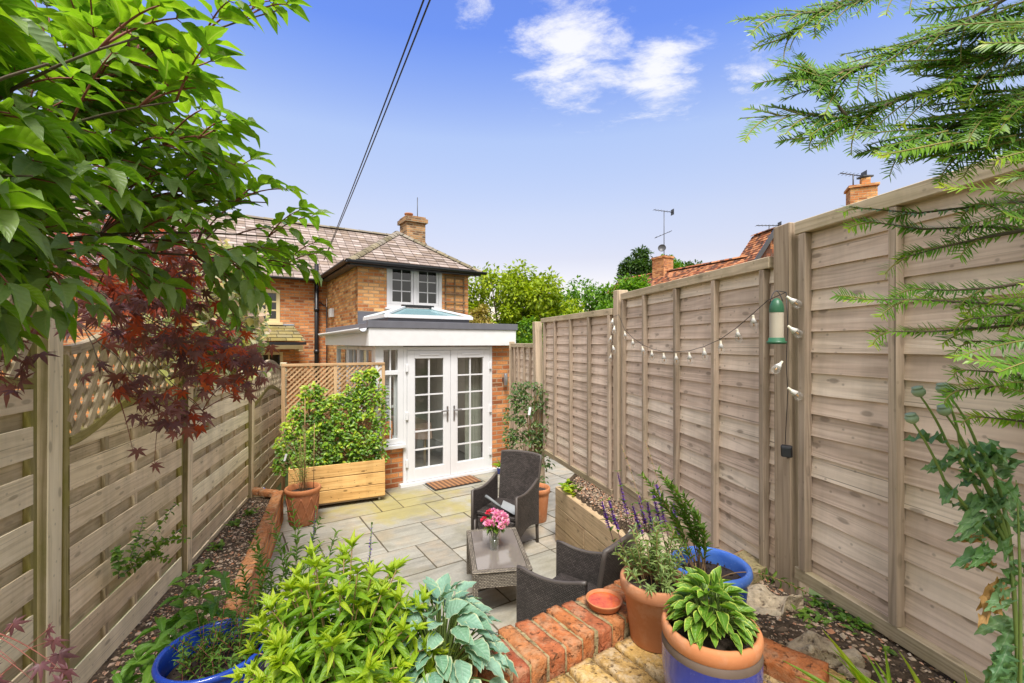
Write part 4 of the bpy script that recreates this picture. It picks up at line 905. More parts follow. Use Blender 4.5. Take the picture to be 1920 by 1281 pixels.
# doors
m=MB(); hbox(m,-.0,.055,-.035,.075,.055,2.12); hbox(m,1.502,1.557,-.035,.075,.055,2.12); hbox(m,.057,1.50,-.035,.075,2.065,2.12)
df=child(m,'door_frame',M['white'],ext,.004)
m=MB(); hbox(m,-.06,1.62,-.09,.08,.0,.052); child(m,'threshold',M['white'],df,.004)
m=MB()
for sgn,(a0,a1) in ((1,(.058,.776)),(-1,(.781,1.499))):
    m=MB(); st=.112; zb0,zb1=.058,2.062
    hbox(m,a0,a0+st,-.045,.02,zb0,zb1); hbox(m,a1-st,a1,-.045,.02,zb0,zb1); hbox(m,a0+st,a1-st,-.045,.02,zb0,zb0+.19); hbox(m,a0+st,a1-st,-.045,.02,zb1-.125,zb1)
    dl=child(m,'french_door',M['white'],ext,.005)
    g0,g1,h0,h1=a0+st,a1-st,zb0+.19,zb1-.125
    m=MB(); hbox(m,(g0+g1)/2-.011,(g0+g1)/2+.011,-.026,-.006,h0,h1)
    for j in range(1,6):
        zz=h0+(h1-h0)*j/6; hbox(m,g0,(g0+g1)/2-.011,-.025,-.007,zz-.011,zz+.011); hbox(m,(g0+g1)/2+.011,g1,-.025,-.007,zz-.011,zz+.011)
    for a,b2 in ((g0,g0+.012),(g1-.012,g1)): hbox(m,a,b2,-.037,-.027,h0,h1)
    child(m,'glazing_bars',M['white'],dl)
    m=MB(); m.quad(H(g0,-.004,h0),H(g1,-.004,h0),H(g1,-.004,h1),H(g0,-.004,h1)); child(m,'pane',M['glass'],dl)
    m=MB(); hx=a1-st/2 if sgn>0 else a0+st/2; hbox(m,hx-.014,hx+.014,-.056,-.046,.93,1.17); m.beam(H(hx,-.085,1.10),H(hx-sgn*.12,-.085,1.10),.016,.020); m.beam(H(hx,-.046,1.10),H(hx,-.09,1.10),.018,.018); child(m,'handle',M['steel'],dl,.002)
    m=MB(); hbox(m,(g0+g1)/2-.17,(g0+g1)/2+.17,-.056,-.046,1.985,2.012); child(m,'trickle_vent',M['white'],dl,.003)
    for zz in (.35,1.07,1.80):
        m=MB(); hx=a0-.012 if sgn>0 else a1+.012; hbox(m,hx-.02,hx+.02,-.07,-.046,zz-.06,zz+.06); child(m,'hinge',M['white'],dl,.004)
# interior
m=MB(); hbox(m,SL+.25,SR-.25,.26,TE-.02,.02,.045); child(m,'room_floor',M['tilefloor'],ext)
m=MB(); hbox(m,SL+.24,SR-.24,TE-.04,TE-.015,.05,2.4); hbox(m,SR-.262,SR-.244,.26,TE-.05,.05,2.1); child(m,'room_wall',M['room'],ext)
m=MB(); hbox(m,SL+.3,.55,TE-.35,TE-.05,.05,.95); child(m,'room_cupboard',M['redwood'],ext)
m=MB(); k=40; v=[];u=[]
for i in range(k+1):
    s_=1.22+.32*i/k; tt=.32+.028*math.sin(i*1.15)
    v+= [tuple(H(s_,tt,.08)),tuple(H(s_,tt,2.08))]
m.add(v,[(2*i,2*i+2,2*i+3,2*i+1) for i in range(k)],None,.5,0,True); tag(m.build('curtain',M['curtain'],None,H(1.38,.32,.08)),'grey green curtain hanging inside the right french door','curtain')
# dining table inside
tbl=thing('dining_table','indoor dining table under a patterned cloth, seen through the left french door','table',H(.35,1.25,.05))
m=MB(); hbox(m,-.02,.78,.75,1.95,.76,.785); 
N=24
def cl(sa,ta,sb,tb,drop):
    v=[];f=[]
    for i in range(N+1):
        x=i/N; s_=sa+(sb-sa)*x; t_=ta+(tb-ta)*x; w_=.018*math.sin(x*21)
        nrm=V3((tb-ta,-(sb-sa),0)).normalized()
        v+= [tuple(H(s_,t_,.786)),tuple(H(s_+nrm.x*(.03+w_),t_+nrm.y*(.03+w_),.786-drop-.02*math.sin(x*9)))]
    m.add(v,[(2*i,2*i+2,2*i+3,2*i+1) for i in range(N)],None,.5,0,True)
cl(-.02,.75,.78,.75,.26); cl(.78,.75,.78,1.95,.26); cl(-.02,1.95,-.02,.75,.26)
child(m,'tablecloth',M['linen'],tbl)
for a,b2 in ((.06,.85),(.70,.85),(.06,1.85),(.70,1.85)):
    m=MB(); m.tube([H(a,b2,.05),H(a,b2,.75)],[.022,.035],8); child(m,'leg',M['cream'],tbl)
m=MB(); m.lathe([(.01,0),(.10,.02),(.135,.10),(.13,.18),(.08,.25),(.05,.26)],H(.19,.62,.05),24); tag(m.build('ball_pot',M['blue'],None,H(.19,.62,.05)),'round blue ceramic pot on the floor inside the french doors','pot')
m=MB()
for k in range(16):
    d_=rdir(-.2,1); p=H(.26,1.0,1.36); m.leaves(T_MED,[leaf(p+d_*.03,d_,UP,R(.10,.17),R(.05,.08))])
m.tube([H(.26,1.0,.79),H(.26,1.0,1.35)],.006,5); m.lathe([(.01,0),(.05,.01),(.06,.12),(.03,.22)],H(.26,1.0,.79),16); tag(m.build('orange_flower',M['orange'],None,H(.26,1.0,.79)),'bright orange flower in a vase on the indoor table','flower')
# wall light, doormat, wall trellis
wl=thing('wall_light','small steel cylinder up and down light on the brick pier','wall light',H(1.80,-.05,1.55))
m=MB(); m.lathe([(.0,-.10),(.032,-.10),(.034,-.095),(.034,.095),(.032,.10),(0,.10)],H(1.80,-.075,1.55),20); child(m,'lamp_body',M['steel'],wl)
m=MB(); hbox(m,1.775,1.825,-.045,-.006,1.52,1.58); child(m,'bracket',M['darkgrey'],wl)
m=MB(); hbox(m,.34,1.10,-.46,-.10,.004,.022); m2=MB(); hbox(m2,.32,1.12,-.48,-.08,.003,.014)
dm=thing('doormat','brown striped coir doormat on the paving before the french doors','doormat',H(.7,-.28,0)); m.build('coir_pile',M['mat'],dm); m2.build('rubber_edge',M['black'],dm)
wt=thing('wall_trellis','weathered wooden trellis fixed to the brick beside the upper window','trellis',H(2.3,TE-.03,2.95))
ts0,ts1=2.08,2.55
m=MB()
for zz in (2.93,3.12,3.31,3.50,3.69): hbox(m,ts0-.03,ts1+.03,TE-.05,TE-.032,zz,zz+.028)
child(m,'cross_slats',M['oldtrellis'],wt)
m=MB()
for a in (ts0,(ts0+ts1)/2,ts1): hbox(m,a-.014,a+.014,TE-.030,TE-.012,2.88,3.74)
child(m,'uprights',M['oldtrellis'],wt)
# overhead cables
cbp=P(607,488,11.75); a2=P(785,-1,4.0); dd=(a2-cbp); far=cbp+dd*1.75
for k,o_ in enumerate((V3((0,0,0)),V3((.045,0,.02)))):
    pts=[]
    for i in range(25):
        x=i/24; p=(cbp+o_*.4).lerp(far+o_*2.2,x); p.z-=.35*4*x*(1-x)*.35; pts.append(p)
    m=MB(); m.tube(pts,.0085,5); tag(m.build('overhead_cable',M['black'],None,cbp),'thin black overhead cable running up to the left, the %s of two'%('left' if k==0 else 'right'),'cable','overhead cables')
# ------------------------------------------------------------------ houses beyond the right fence
def Rf(o,a): 
    c,s_=math.cos(a),math.sin(a); ax=V3((c,s_,0)); bx_=V3((-s_,c,0)); return lambda u,v,z: V3(o)+ax*u+bx_*v+UP*z
rA=P(1172,524,27.6); rB_=P(1400,479,20.4); rB_.z=rA.z; ang=math.atan2(rB_.y-rA.y,rB_.x-rA.x); K=Rf((rA.x,rA.y,0),ang); LL=(rB_-rA).length; zr=rA.z
nb=thing('red_tiled_house','long low house with a red clay tile roof beyond the right fence','house',K(LL/2,0,0))
m=MB()
for sg in (-1,1):
    q=(K(-.5,sg*3.2,zr-2.6),K(LL+.2,sg*3.2,zr-2.6),K(LL+.2,0,zr),K(-.5,0,zr)); roof_plane(m,q if sg<0 else (q[1],q[0],q[3],q[2]),0,.13,.02)
ro=m.build('roof',M['tile_red'],nb); m=MB(); ridge(m,K(-.5,0,zr),K(LL+.2,0,zr),.12,.4); m.build('ridge_tiles',M['tile_red'],ro)
m=MB(); addbrickbox(m,-.3,LL,-2.9,2.9,0,zr-2.6,K); m.prism([K(-.3,-2.9,zr-2.6),K(-.3,2.9,zr-2.6),K(-.3,0,zr-.1)],K(1,0,0)-K(0,0,0)); m.build('wall',M['brick_red'],nb)
cc=P(1249,520,25.0); cu=(cc-K(0,0,0)).dot(K(1,0,0)-K(0,0,0))
m=MB(); addbrickbox(m,cu-.42,cu+.42,-.35,.35,zr-1.2,zr+.72,K); addbrickbox(m,cu-.46,cu+.46,-.39,.39,zr+.722,zr+.84,K); c1_=m.build('chimney',M['brick_red'],nb)
m=MB(); m.beam(K(cu+.5,-.36,zr-.32),K(cu+.5,-1.5,zr-1.25),.12,.05); m.build('flashing',M['leadpale'],nb)
def yagi(name,base,top,boomdir,L,label,n=7,extra=None):
    t=thing(name,label,'aerial',base,'television aerials on chimneys')
    m=MB(); m.tube([base,top],.022,6); m.build('mast',M['darkgrey'],t)
    bd=V3(boomdir).normalized(); m=MB(); m.tube([top-bd*L*.55,top+bd*L*.45],.018,5); sd=UP.cross(bd).normalized()
    for i in range(n): p=top+bd*L*(-.52+i*.93/(n-1)); m.tube([p-sd*.16,p+sd*.16],.008,4)
    p=top+bd*L*.45; m.quad(p-sd*.15-UP*.16,p+sd*.15-UP*.16,p+sd*.15+UP*.16,p-sd*.15+UP*.16); m.build('boom',M['darkgrey'],t)
    return t
tp=K(cu+.1,0,0); Yc=tp.y; top=V3((tp.x,tp.y,CH-(396-HY)/F*Yc))
ya=yagi('television_aerial',V3((tp.x,tp.y,zr+.8)),top,(1,.25,-.05),1.15,'tall aerial mast with dish standing on the small brick chimney')
m=MB(); c_=V3((tp.x-.18,tp.y-.2,zr+1.25)); m.lathe([(0,0),(.10,.012),(.17,.04),(.21,.07)],c_,20,axis=V3((-.3,-.9,.2))); m.build('dish',M['darkgrey'],ya)
m=MB(); c_=V3((tp.x,tp.y,zr+2.0)); 
for k in range(5): m.tube([c_+V3((-.45+.2*k,0,-.1+.08*k))-V3((0,.2,0)),c_+V3((-.45+.2*k,0,-.1+.08*k))+V3((0,.2,0))],.012,4)
m.tube([c_+V3((-.5,0,-.14)),c_+V3((.42,0,.26))],.016,5); m.build('lower_boom',M['darkgrey'],ya)
# taller gabled house behind the post
gA=P(1455,428,19.4); zr2=gA.z; gB=V3((11.05,20.9,zr2)); gC=V3((10.36,19.35,5.66)); gD=V3((10.15,20.9,5.66)); gC2=V3((12.16,19.45,5.66)); gD2=V3((11.95,20.9,5.66))
gh=thing('gabled_house','taller red tiled house with a tile hung dark edged gable behind the fence post','house',V3((11.2,20.2,0)))
m=MB(); roof_plane(m,(gC,gD,gB,gA),0,.13,.02); roof_plane(m,(gD2,gC2,gA,gB),0,.13,.02); m.build('roof',M['tile_red'],gh)
m=MB(); ridge(m,gA,gB,.10,.35); m.build('ridge_tiles',M['tile_red'],gh)
m=MB(); gi=V3((0,.12,0)); m.prism([gC+gi+V3((.08,0,0)),gC2+gi-V3((.08,0,0)),gA+gi-UP*.1],(0,.1,0)); m.build('gable',M['tile_red'],gh)
m=MB(); m.beam(gC-V3((.05,.03,.08)),gA-V3((0,.03,.03)),.07,.17); m.beam(gC2+V3((.05,-.03,-.08)),gA-V3((0,.03,.03)),.07,.17); m.build('bargeboard',M['darkgrey'],gh)
m=MB(); m.box((11.2,20.15,2.82),(1.5,1.3,5.64)); m.build('wall',M['brick_red'],gh)
cb_=P(1615,385,15.0); K3=Rf((cb_.x,cb_.y,0),math.radians(-25)); zt3=P(1615,352,15).z
bh=thing('chimney_house','house hidden by the right fence except for its orange brick chimney','house',K3(0,2,0))
m=MB(); addbrickbox(m,-.36,.36,-.3,.3,3,zt3-.06,K3); addbrickbox(m,-.41,.41,-.35,.35,zt3-.058,zt3+.02,K3); c3_=m.build('chimney',M['brick'],bh)
m=MB(); addbrickbox(m,-.02,.22,-.13,.13,zt3+.02,zt3+.28,K3); c4_=m.build('chimney_stack',M['brick'],bh)
m=MB(); m.box(K3(.10,0,zt3+.33),(.34,.30,.05)); m.build('cowl',M['darkgrey'],c4_)
m=MB(); roof_plane(m,(K3(-2,-3,zt3-5),K3(5,-3,zt3-5),K3(5,0,zt3-3),K3(-2,0,zt3-3)),0); roof_plane(m,(K3(5,3,zt3-5),K3(-2,3,zt3-5),K3(-2,0,zt3-3),K3(5,0,zt3-3)),0); m.build('roof',M['tile_red'],bh)
m=MB(); addbrickbox(m,-1.8,4.8,-2.8,2.8,0,zt3-5,K3); m.build('wall',M['brick_red'],bh)
b3=K3(-.22,0,zt3); t3=P(1603,328,b3.y); yagi('television_aerial',b3,V3((b3.x,b3.y,t3.z)),(1,-.1,-.18),.75,'short tilted aerial beside the flue of the nearest orange chimney')
b4=P(1442,440,20.5); yagi('television_aerial',V3((b4.x,b4.y,zr2-.3)),V3((b4.x,b4.y,P(1442,423,20.5).z)),(1,0,.0),1.05,'low flat aerial peeping over the top of the tall fence post')
# ------------------------------------------------------------------ garden furniture
def lbuild(m,name,mat,par,bevel=0): return m.build(name,M[mat],par,local=True,bevel=bevel)
def make_chair():
    t=bpy.data.objects.new('wicker_chair',None); COL.objects.link(t)
    m=MB(); m.box((0,.0,.405),(.46,.48,.045)); lbuild(m,'seat','wicker',t,.012)
    m=MB(); m.box((0,.225,.30),(.44,.03,.16)); lbuild(m,'apron','wicker',t,.01)
    for sx in (-1,1):
        m=MB(); x=sx*.255; pr=[]
        n=12
        for i in range(n+1):
            u=i/n; y=.275-.52*u; pr.append((y,.645-.035*math.sin(math.pi*u)*(1-.2*u)+.05*u**2))
        bot=[(-.245+.52*i/8,.20+.07*math.sin(math.pi*i/8)) for i in range(9)]
        m.prism([(x-.017,y,z) for y,z in pr]+[(x-.017,y,z) for y,z in bot],(.034,0,0))
        a=lbuild(m,'arm','wicker',t); e=MB(); e.tube([(x,.276,.21)]+[(x,y,z) for y,z in pr],.0155,8); lbuild(e,'arm_edge','wicker_edge',a)
    m=MB(); n=10; k=12; vs=[];us=[]
    for fb in (0,1):
        for j in range(k+1):
            v=j/k; z=.22+.70*v; w=.215+.028*v; yb=-.245-.13*max(0,v-.2)
            for i in range(n+1):
                u=i/n*2-1; vs.append((u*w,yb-.03*(1-u*u)*1.0-.036*fb,z+(.0 if v<1 else .012*(1-u*u)))); us.append((u*w+5,z))
    o=(n+1)*(k+1); fs=[]
    for j in range(k):
        for i in range(n):
            a=j*(n+1)+i; fs.append((a,a+1,a+n+2,a+n+1)); fs.append((o+a+1,o+a,o+a+n+1,o+a+n+2))
    rim=[i for i in range(n+1)]+[j*(n+1)+n for j in range(1,k+1)]+[k*(n+1)+i for i in range(n-1,-1,-1)]+[j*(n+1) for j in range(k-1,0,-1)]
    for q in range(len(rim)): a,b2=rim[q],rim[(q+1)%len(rim)]; fs.append((b2,a,o+a,o+b2))
    m.add(vs,fs,[[us[i] for i in f] for f in fs],.5); bk=lbuild(m,'backrest','wicker',t)
    e=MB(); mid=[V3(vs[i])*.5+V3(vs[o+i])*.5 for i in rim if i>=n+1 or i in(0,n)]; e.tube([V3(vs[i])*.5+V3(vs[o+i])*.5 for i in rim[n:n+k+n+k]],.017,8); lbuild(e,'back_edge','wicker_edge',bk)
    for sx in (-1,1):
        for sy,y in ((1,.25),(-1,-.24)):
            m=MB(); m.tube([(sx*.245,y,.34),(sx*.25,y+sy*.015,.0)],[.020,.017],10); lbuild(m,'leg','wicker_edge',t)
    return t
def copy_tree(o,parent=None):
    c=o.copy(); COL.objects.link(c)
    if parent is not None: c.parent=parent
    for ch_ in list(o.children): copy_tree(ch_,c)
    return c
ch1=make_chair(); ch2=copy_tree(ch1)
ch1.location=(-.06,4.86,0); ch1.rotation_euler=(0,0,math.atan2(-.89,-.45)-math.pi/2); tag(ch1,'dark wicker armchair beyond the glass table, facing the camera with a grey tool on it','chair','dark wicker armchairs')
ch2.location=(.42,3.16,0); ch2.rotation_euler=(0,0,math.atan2(.61,-.79)-math.pi/2); tag(ch2,'dark wicker armchair close to the brick coping, seen from behind over its arm','chair','dark wicker armchairs')
# tool on the far chair
tl=thing('hand_shovel','grey hand shovel with a handle lying on the seat of the far wicker chair','tool',(-.12,4.75,.43))
TM3=Matrix.Rotation(math.radians(-35),3,'Z'); tp_=lambda x,y,z: V3((-.10,4.72,.432))+TM3@V3((x,y,z))
m=MB(); m.tube([tp_(-.22,0,.115),tp_(-.16,0,.098),tp_(-.03,0,.045)],[.019,.016,.014],8); m.build('handle',plain('grey_rubber',(.20,.21,.21),.6),tl)
m=MB(); v=[];n=6
for i in range(n+1):
    x=-.04+.22*i/n
    for j in range(7): yy=(j/6*2-1)*(.07+.012*i/n); v.append(tuple(tp_(x,yy,.014+.055*(abs(j/6*2-1)**3)*(1-.5*i/n)+.02*(1-i/n))))
m.add(v,[(i*7+j,i*7+j+1,i*7+j+8,i*7+j+7) for i in range(n) for j in range(6)],None,.5,0,True); m.build('blade',plain('grey_pan',(.26,.27,.27),.45),tl)
# coffee table
tb_=thing('coffee_table','low grey brown wicker coffee table with a smoked glass top','table',(-.13,3.95,0))
tc=V3((-.135,3.96,0)); ta=math.radians(-10.5+0); Dx=V3((math.cos(math.radians(9)),math.sin(math.radians(9)),0)); Dy=V3((.178,-.984,0))*-1
TMx=Matrix((Dx,UP.cross(Dx),UP)).transposed(); tw,td=.475,.82; tq=lambda x,y,z: tc+TMx@V3((x,y,z))
for nm,(c_,sz) in (('rim',((0,td/2-.02,.39),(tw,.04,.022))),('rim',((0,-td/2+.02,.39),(tw,.04,.022))),('rim',((tw/2-.02,0,.39),(.04,td-.082,.022))),('rim',((-tw/2+.02,0,.39),(.04,td-.082,.022)))):
    m=MB(); m.box(tq(*c_),sz,TMx); m.build(nm,M['wicker_grey'],tb_,bevel=.006)
for c_,sz in (((0,td/2-.02,.325),(tw-.05,.026,.107)),((0,-td/2+.02,.325),(tw-.05,.026,.107)),((tw/2-.02,0,.325),(.026,td-.05,.107)),((-tw/2+.02,0,.325),(.026,td-.05,.107))):
    m=MB(); m.box(tq(*c_),sz,TMx,.5); m.build('apron',M['wicker_grey'],tb_)
for sx in(-1,1):
    for sy in (-1,1):
        m=MB(); m.box(tq(sx*(tw/2-.022),sy*(td/2-.022),.189),(.042,.042,.378),TMx); m.build('leg',M['wicker_grey'],tb_,bevel=.004)
m=MB(); m.box(tq(0,0,.394),(tw-.084,td-.084,.012),TMx); m.build('glass_top',M['tabletop'],tb_)
vb=PZ(927,1030,.402); 
vz=thing('glass_vase','clear ribbed glass vase standing on the coffee table','vase',vb)
m=MB(); m.lathe([(.0,.004),(.034,.004),(.036,0.0),(.038,.01),(.043,.09),(.052,.165),(.053,.17),(.049,.165),(.040,.09),(.034,.02),(.0,.018)],vb,28,wob=.02); m.build('body',M['clear'],vz)
m=MB(); m.lathe([(.0,.02),(.033,.022),(.039,.09),(.0,.09)],vb,20); m.build('water',glassm('vase_water',(.75,.80,.62),.05),vz)
bq=thing('flower_bouquet','bunch of pink and red carnations in the glass vase','flowers',vb+UP*.02)
st=MB(); lf_=MB(); inst=[]; pk=[];rd=[]
for k in range(22):
    a=R(0,6.28); rr_=math.sqrt(R(0,1))*.115; tip=vb+V3((rr_*math.cos(a),rr_*math.sin(a),.30-rr_*rr_*5.5+R(-.015,.02))); base=vb+V3((R(-.02,.02),R(-.02,.02),.02))
    st.tube(bez(base,vb+V3((rr_*.25*math.cos(a),rr_*.25*math.sin(a),.17)),tip,6),.0028,5)
    isr=(tip.x<vb.x-.03 and tip.y>vb.y-.02 and random.random()<.9)
    for q in range(34):
        d_=rdir(-.25,1); (rd if isr else pk).append(leaf(tip+d_*.012,d_,rdir(),R(.018,.030),R(.016,.026),min(1,max(0,R(-.2,.9)+(.3 if tip.x>vb.x else 0)))))
    for q in range(5): d_=rdir(-.6,.3); inst.append(leaf(bez(base,vb+V3((rr_*.25*math.cos(a),rr_*.25*math.sin(a),.17)),tip,6)[R(0,1)>.5 and 4 or 5],d_,UP,R(.04,.07),.018))
st.build('stem',M['greenstem'],bq); lf_.leaves(T_MED,inst); lf_.build('leaves',M['l_weed'],bq); m=MB(); m.leaves(T_SM,pk); m.build('pink_blooms',M['f_pink'],bq); m=MB(); m.leaves(T_SM,rd); m.build('red_blooms',M['f_red'],bq)
# ------------------------------------------------------------------ pots
def pot(name,label,c,prof,mats,mi=None,soil=None,n=48,group=None,extra=()):
    """prof outside+inside profile; soil=(radius,height)"""
    t=thing(name,label,'pot',c,group)
    m=MB(); m.lathe(prof,c,n,mats=mi); m.build('body',[M[x] for x in mats],t)
    if soil:
        m=MB(); k=14; m.lathe([(soil[0]*i/k,soil[1]+.012*(1-(i/k)**2)+R(-.004,.004)) for i in range(k+1)],c,26); 
        for q in range(60): a=R(0,6.28); rr_=soil[0]*math.sqrt(R(0,.9)); m.add([tuple(V3(c)+V3((rr_*math.cos(a),rr_*math.sin(a),soil[1]+.010))+V3(p)*R(.003,.008)) for p in oct_],of)
        m.build('compost',M['potsoil'],t)
    for nm,pf,mt in extra: m=MB(); m.lathe(pf,c,n); m.build(nm,M[mt],t)
    return t
pT=V3((.535,1.715,ZP))
pot('terracotta_pot','tall plain terracotta pot of grey green herb on the yellow brick paving',pT,[(.0,.0),(.082,.0),(.086,.004),(.110,.185),(.112,.186)],['terra'],None,(.106,.185),extra=[('rim',[(.110,.183),(.117,.184),(.123,.190),(.125,.212),(.124,.230),(.119,.236),(.111,.234),(.109,.225),(.106,.18)],'terra')])
pB=V3((.81,1.865,.985))
pot('blue_pot','glossy blue pot with a thick rolled rim behind the terracotta pot',pB,[(.0,.0),(.10,.0),(.105,.006),(.133,.14),(.140,.215),(.134,.24)],['blue'],None,(.128,.235),extra=[('rim',[(.134,.240),(.144,.254),(.155,.262),(.159,.276),(.155,.292),(.145,.298),(.136,.292),(.131,.276),(.128,.22)],'bluerim')])
pV=V3((.567,1.30,ZP+.001))
pot('blue_pot','squat blue pot with a terracotta rim and brown band in the near foreground',pV,[(.0,.0),(.085,.0),(.090,.006),(.121,.10),(.132,.19),(.133,.250),(.1335,.252),(.131,.266),(.127,.272)],['blue2','brownband'],[0,0,0,0,0,1,1,1],(.112,.275),extra=[('rim',[(.126,.268),(.131,.276),(.134,.292),(.133,.306),(.127,.316),(.118,.314),(.114,.300),(.112,.27)],'terra_orange')])
pL=V3((-1.11,1.70,.745))
pot('blue_pot','wide blue glazed pot with weeds at the left beside the fence bed',pL,[(.0,.0),(.11,.0),(.12,.008),(.160,.15),(.176,.272)],['blue'],None,(.155,.215),extra=[('rim',[(.176,.270),(.184,.280),(.187,.290),(.183,.300),(.173,.301),(.166,.294),(.160,.21)],'blue')])
pY=V3((-.506,1.35,.745)); pH=V3((-.223,1.405,.745))
for c_,r_,lab in ((pY,.155,'terracotta pot almost hidden under the lime green shrub'),(pH,.115,'terracotta pot under the blue green hosta')):
    h_=.435 if r_>.13 else .425
    pot('terracotta_pot',lab,c_,[(.0,.0),(r_*.68,.0),(r_*.70,.005),(r_*.94,h_-.05)],['terra'],None,(r_*.88,h_-.03),extra=[('rim',[(r_*.94,h_-.05),(r_,h_-.045),(r_*1.02,h_-.005),(r_*.98,h_),(r_*.91,h_-.003),(r_*.88,h_-.05)],'terra_orange')])
sc_=W(.295,.10,ZT+.004); 
su=thing('plant_saucer','terracotta saucer of rusty red water on the brick coping','saucer',sc_)
m=MB(); m.lathe([(.0,.0),(.055,.0),(.060,.003),(.071,.026),(.073,.030),(.070,.032),(.066,.029),(.056,.008),(.0,.007)],sc_,40); m.build('dish',M['terra_orange'],su); m=MB(); m.lathe([(.0,.022),(.0635,.022)],sc_,40); m.build('water',M['redwater'],su)
pF=PZ(557,990,0)+V3((0,.15,0)); pF.z=.004
pF_t=pot('terracotta_pot','big old terracotta pot with a wide lip beside the timber planter',pF,[(.0,.0),(.145,.0),(.15,.008),(.185,.36),(.187,.38)],['terra_dark'],None,(.17,.37),extra=[('rim',[(.183,.37),(.200,.385),(.205,.41),(.202,.43),(.19,.437),(.178,.43),(.17,.36)],'terra_orange')])
m=MB()
for k in range(10):
    for sg in (-1,1):
        a0=k*.6283; m.tube([pF+V3(((.152+.034*q)*math.cos(a0+sg*.6283*q),(.152+.034*q)*math.sin(a0+sg*.6283*q),.03+.31*q)) for q in [i/8 for i in range(9)]],.006,5)
m.build('raised_lattice',M['terra_dark'],pF_t)
pK=V3((.30,5.60,.003)); pot('terracotta_pot','terracotta pot half hidden behind the far wicker chair',pK,[(.0,.0),(.12,.0),(.125,.006),(.155,.34)],['terra_orange'],None,(.145,.36),extra=[('rim',[(.155,.34),(.168,.345),(.170,.40),(.163,.408),(.150,.405),(.145,.34)],'terra_orange')])
pS=PZ(939,888,0); pS.z=.004; pot('small_pot','little blue and white pot by the brick pier beside the doors',pS,[(.0,.0),(.06,.0),(.07,.10),(.075,.12),(.066,.118),(.06,.09)],['blue2','tag'],[0,0,1,1,0],(.06,.09))
tn=PZ(492,925,.29); m=MB(); m.lathe([(.0,0),(.05,0),(.05,.045),(.045,.05),(.043,.012),(0,.012)],tn,20,axis=V3((.3,-.5,.8))); tag(m.build('plastic_tub',M['blue'],None,tn),'small blue plastic tub lying on the soil of the left bed','tub')
# ------------------------------------------------------------------ timber planter with trellis
pd=V3((.906,.423,0)); pn=V3((-.423,.906,0)); PR=V3((-1.76,6.30,0)); PMx=Matrix((pd,pn,UP)).transposed(); pq=lambda u,v,z: PR-pd*u+pn*v+UP*z
pl=thing('timber_planter','new pine planter box on castors holding a leafy climber','planter',pq(.6,.2,0))
PLn,PDp,pz0,pz1=1.20,.40,.075,.575
for i in range(3):
    h_=(pz1-pz0)/3; z=pz0+h_*(i+.5)
    m=MB(); m.box(pq(PLn/2,-.011,z),(PLn,.022,h_-.009),PMx,jit=.0015); m.build('plank',M['pine'],pl,bevel=.003)
    for u in (.011,PLn-.011): m=MB(); m.box(pq(u,PDp/2+.001,z),(.022,PDp-.002,h_-.004),PMx); m.build('plank',M['pine'],pl,bevel=.003)
    m=MB(); m.box(pq(PLn/2,PDp+.012,z),(PLn,.022,h_-.009),PMx); m.build('plank',M['pine'],pl,bevel=.003)
m=MB(); m.box(pq(PLn/2,PDp/2,pz0-.012),(PLn-.02,PDp,.02),PMx); m.build('base',M['fence_batten'],pl)
m=MB(); m.box(pq(PLn/2,PDp/2,pz1-.07),(PLn-.05,PDp-.03,.03),PMx); m.build('compost',M['potsoil'],pl)
for u in (.07,PLn-.07):
    for v_ in (.05,PDp-.05):
        m=MB(); m.lathe([(.0,-.014),(.027,-.014),(.03,-.009),(.03,.009),(.027,.014),(0,.014)],pq(u,v_,.031),16,axis=pd); m.box(pq(u,v_,.055),(.03,.05,.012),PMx); m.build('castor',M['steel'],pl)
tz0,tz1=.45,1.885; tu0,tu1=-.05,1.27
for u in (tu0,(tu0+tu1)/2,tu1): m=MB(); m.beam(pq(u,PDp+.045,tz0-.35),pq(u,PDp+.045,tz1-.03),.045,.036,pn); m.build('trellis_upright',M['trellis'],pl,bevel=.003)
m=MB(); m.beam(pq(tu0-.02,PDp+.045,tz1-.01),pq(tu1+.02,PDp+.045,tz1-.01),.05,.036); m.build('trellis_rail',M['trellis'],pl,bevel=.003)
m=MB(); sp=.068; hh=tz1-tz0-.03
for sg,o_ in ((1,PDp+.050),(-1,PDp+.036)):
    c_=-2.2
    while c_<2.8:
        pts=[(c_+sg*(hh*i/30),tz0+hh*i/30) for i in range(31)]; pts=[p for p in pts if tu0+.02<p[0]<tu1-.02]
        if len(pts)>2: m.beam(pq(pts[0][0],o_,pts[0][1]),pq(pts[-1][0],o_,pts[-1][1]),.007,.021,(UP+pd*sg).normalized())
        c_+=sp
m.build('lattice',M['trellis'],pl)
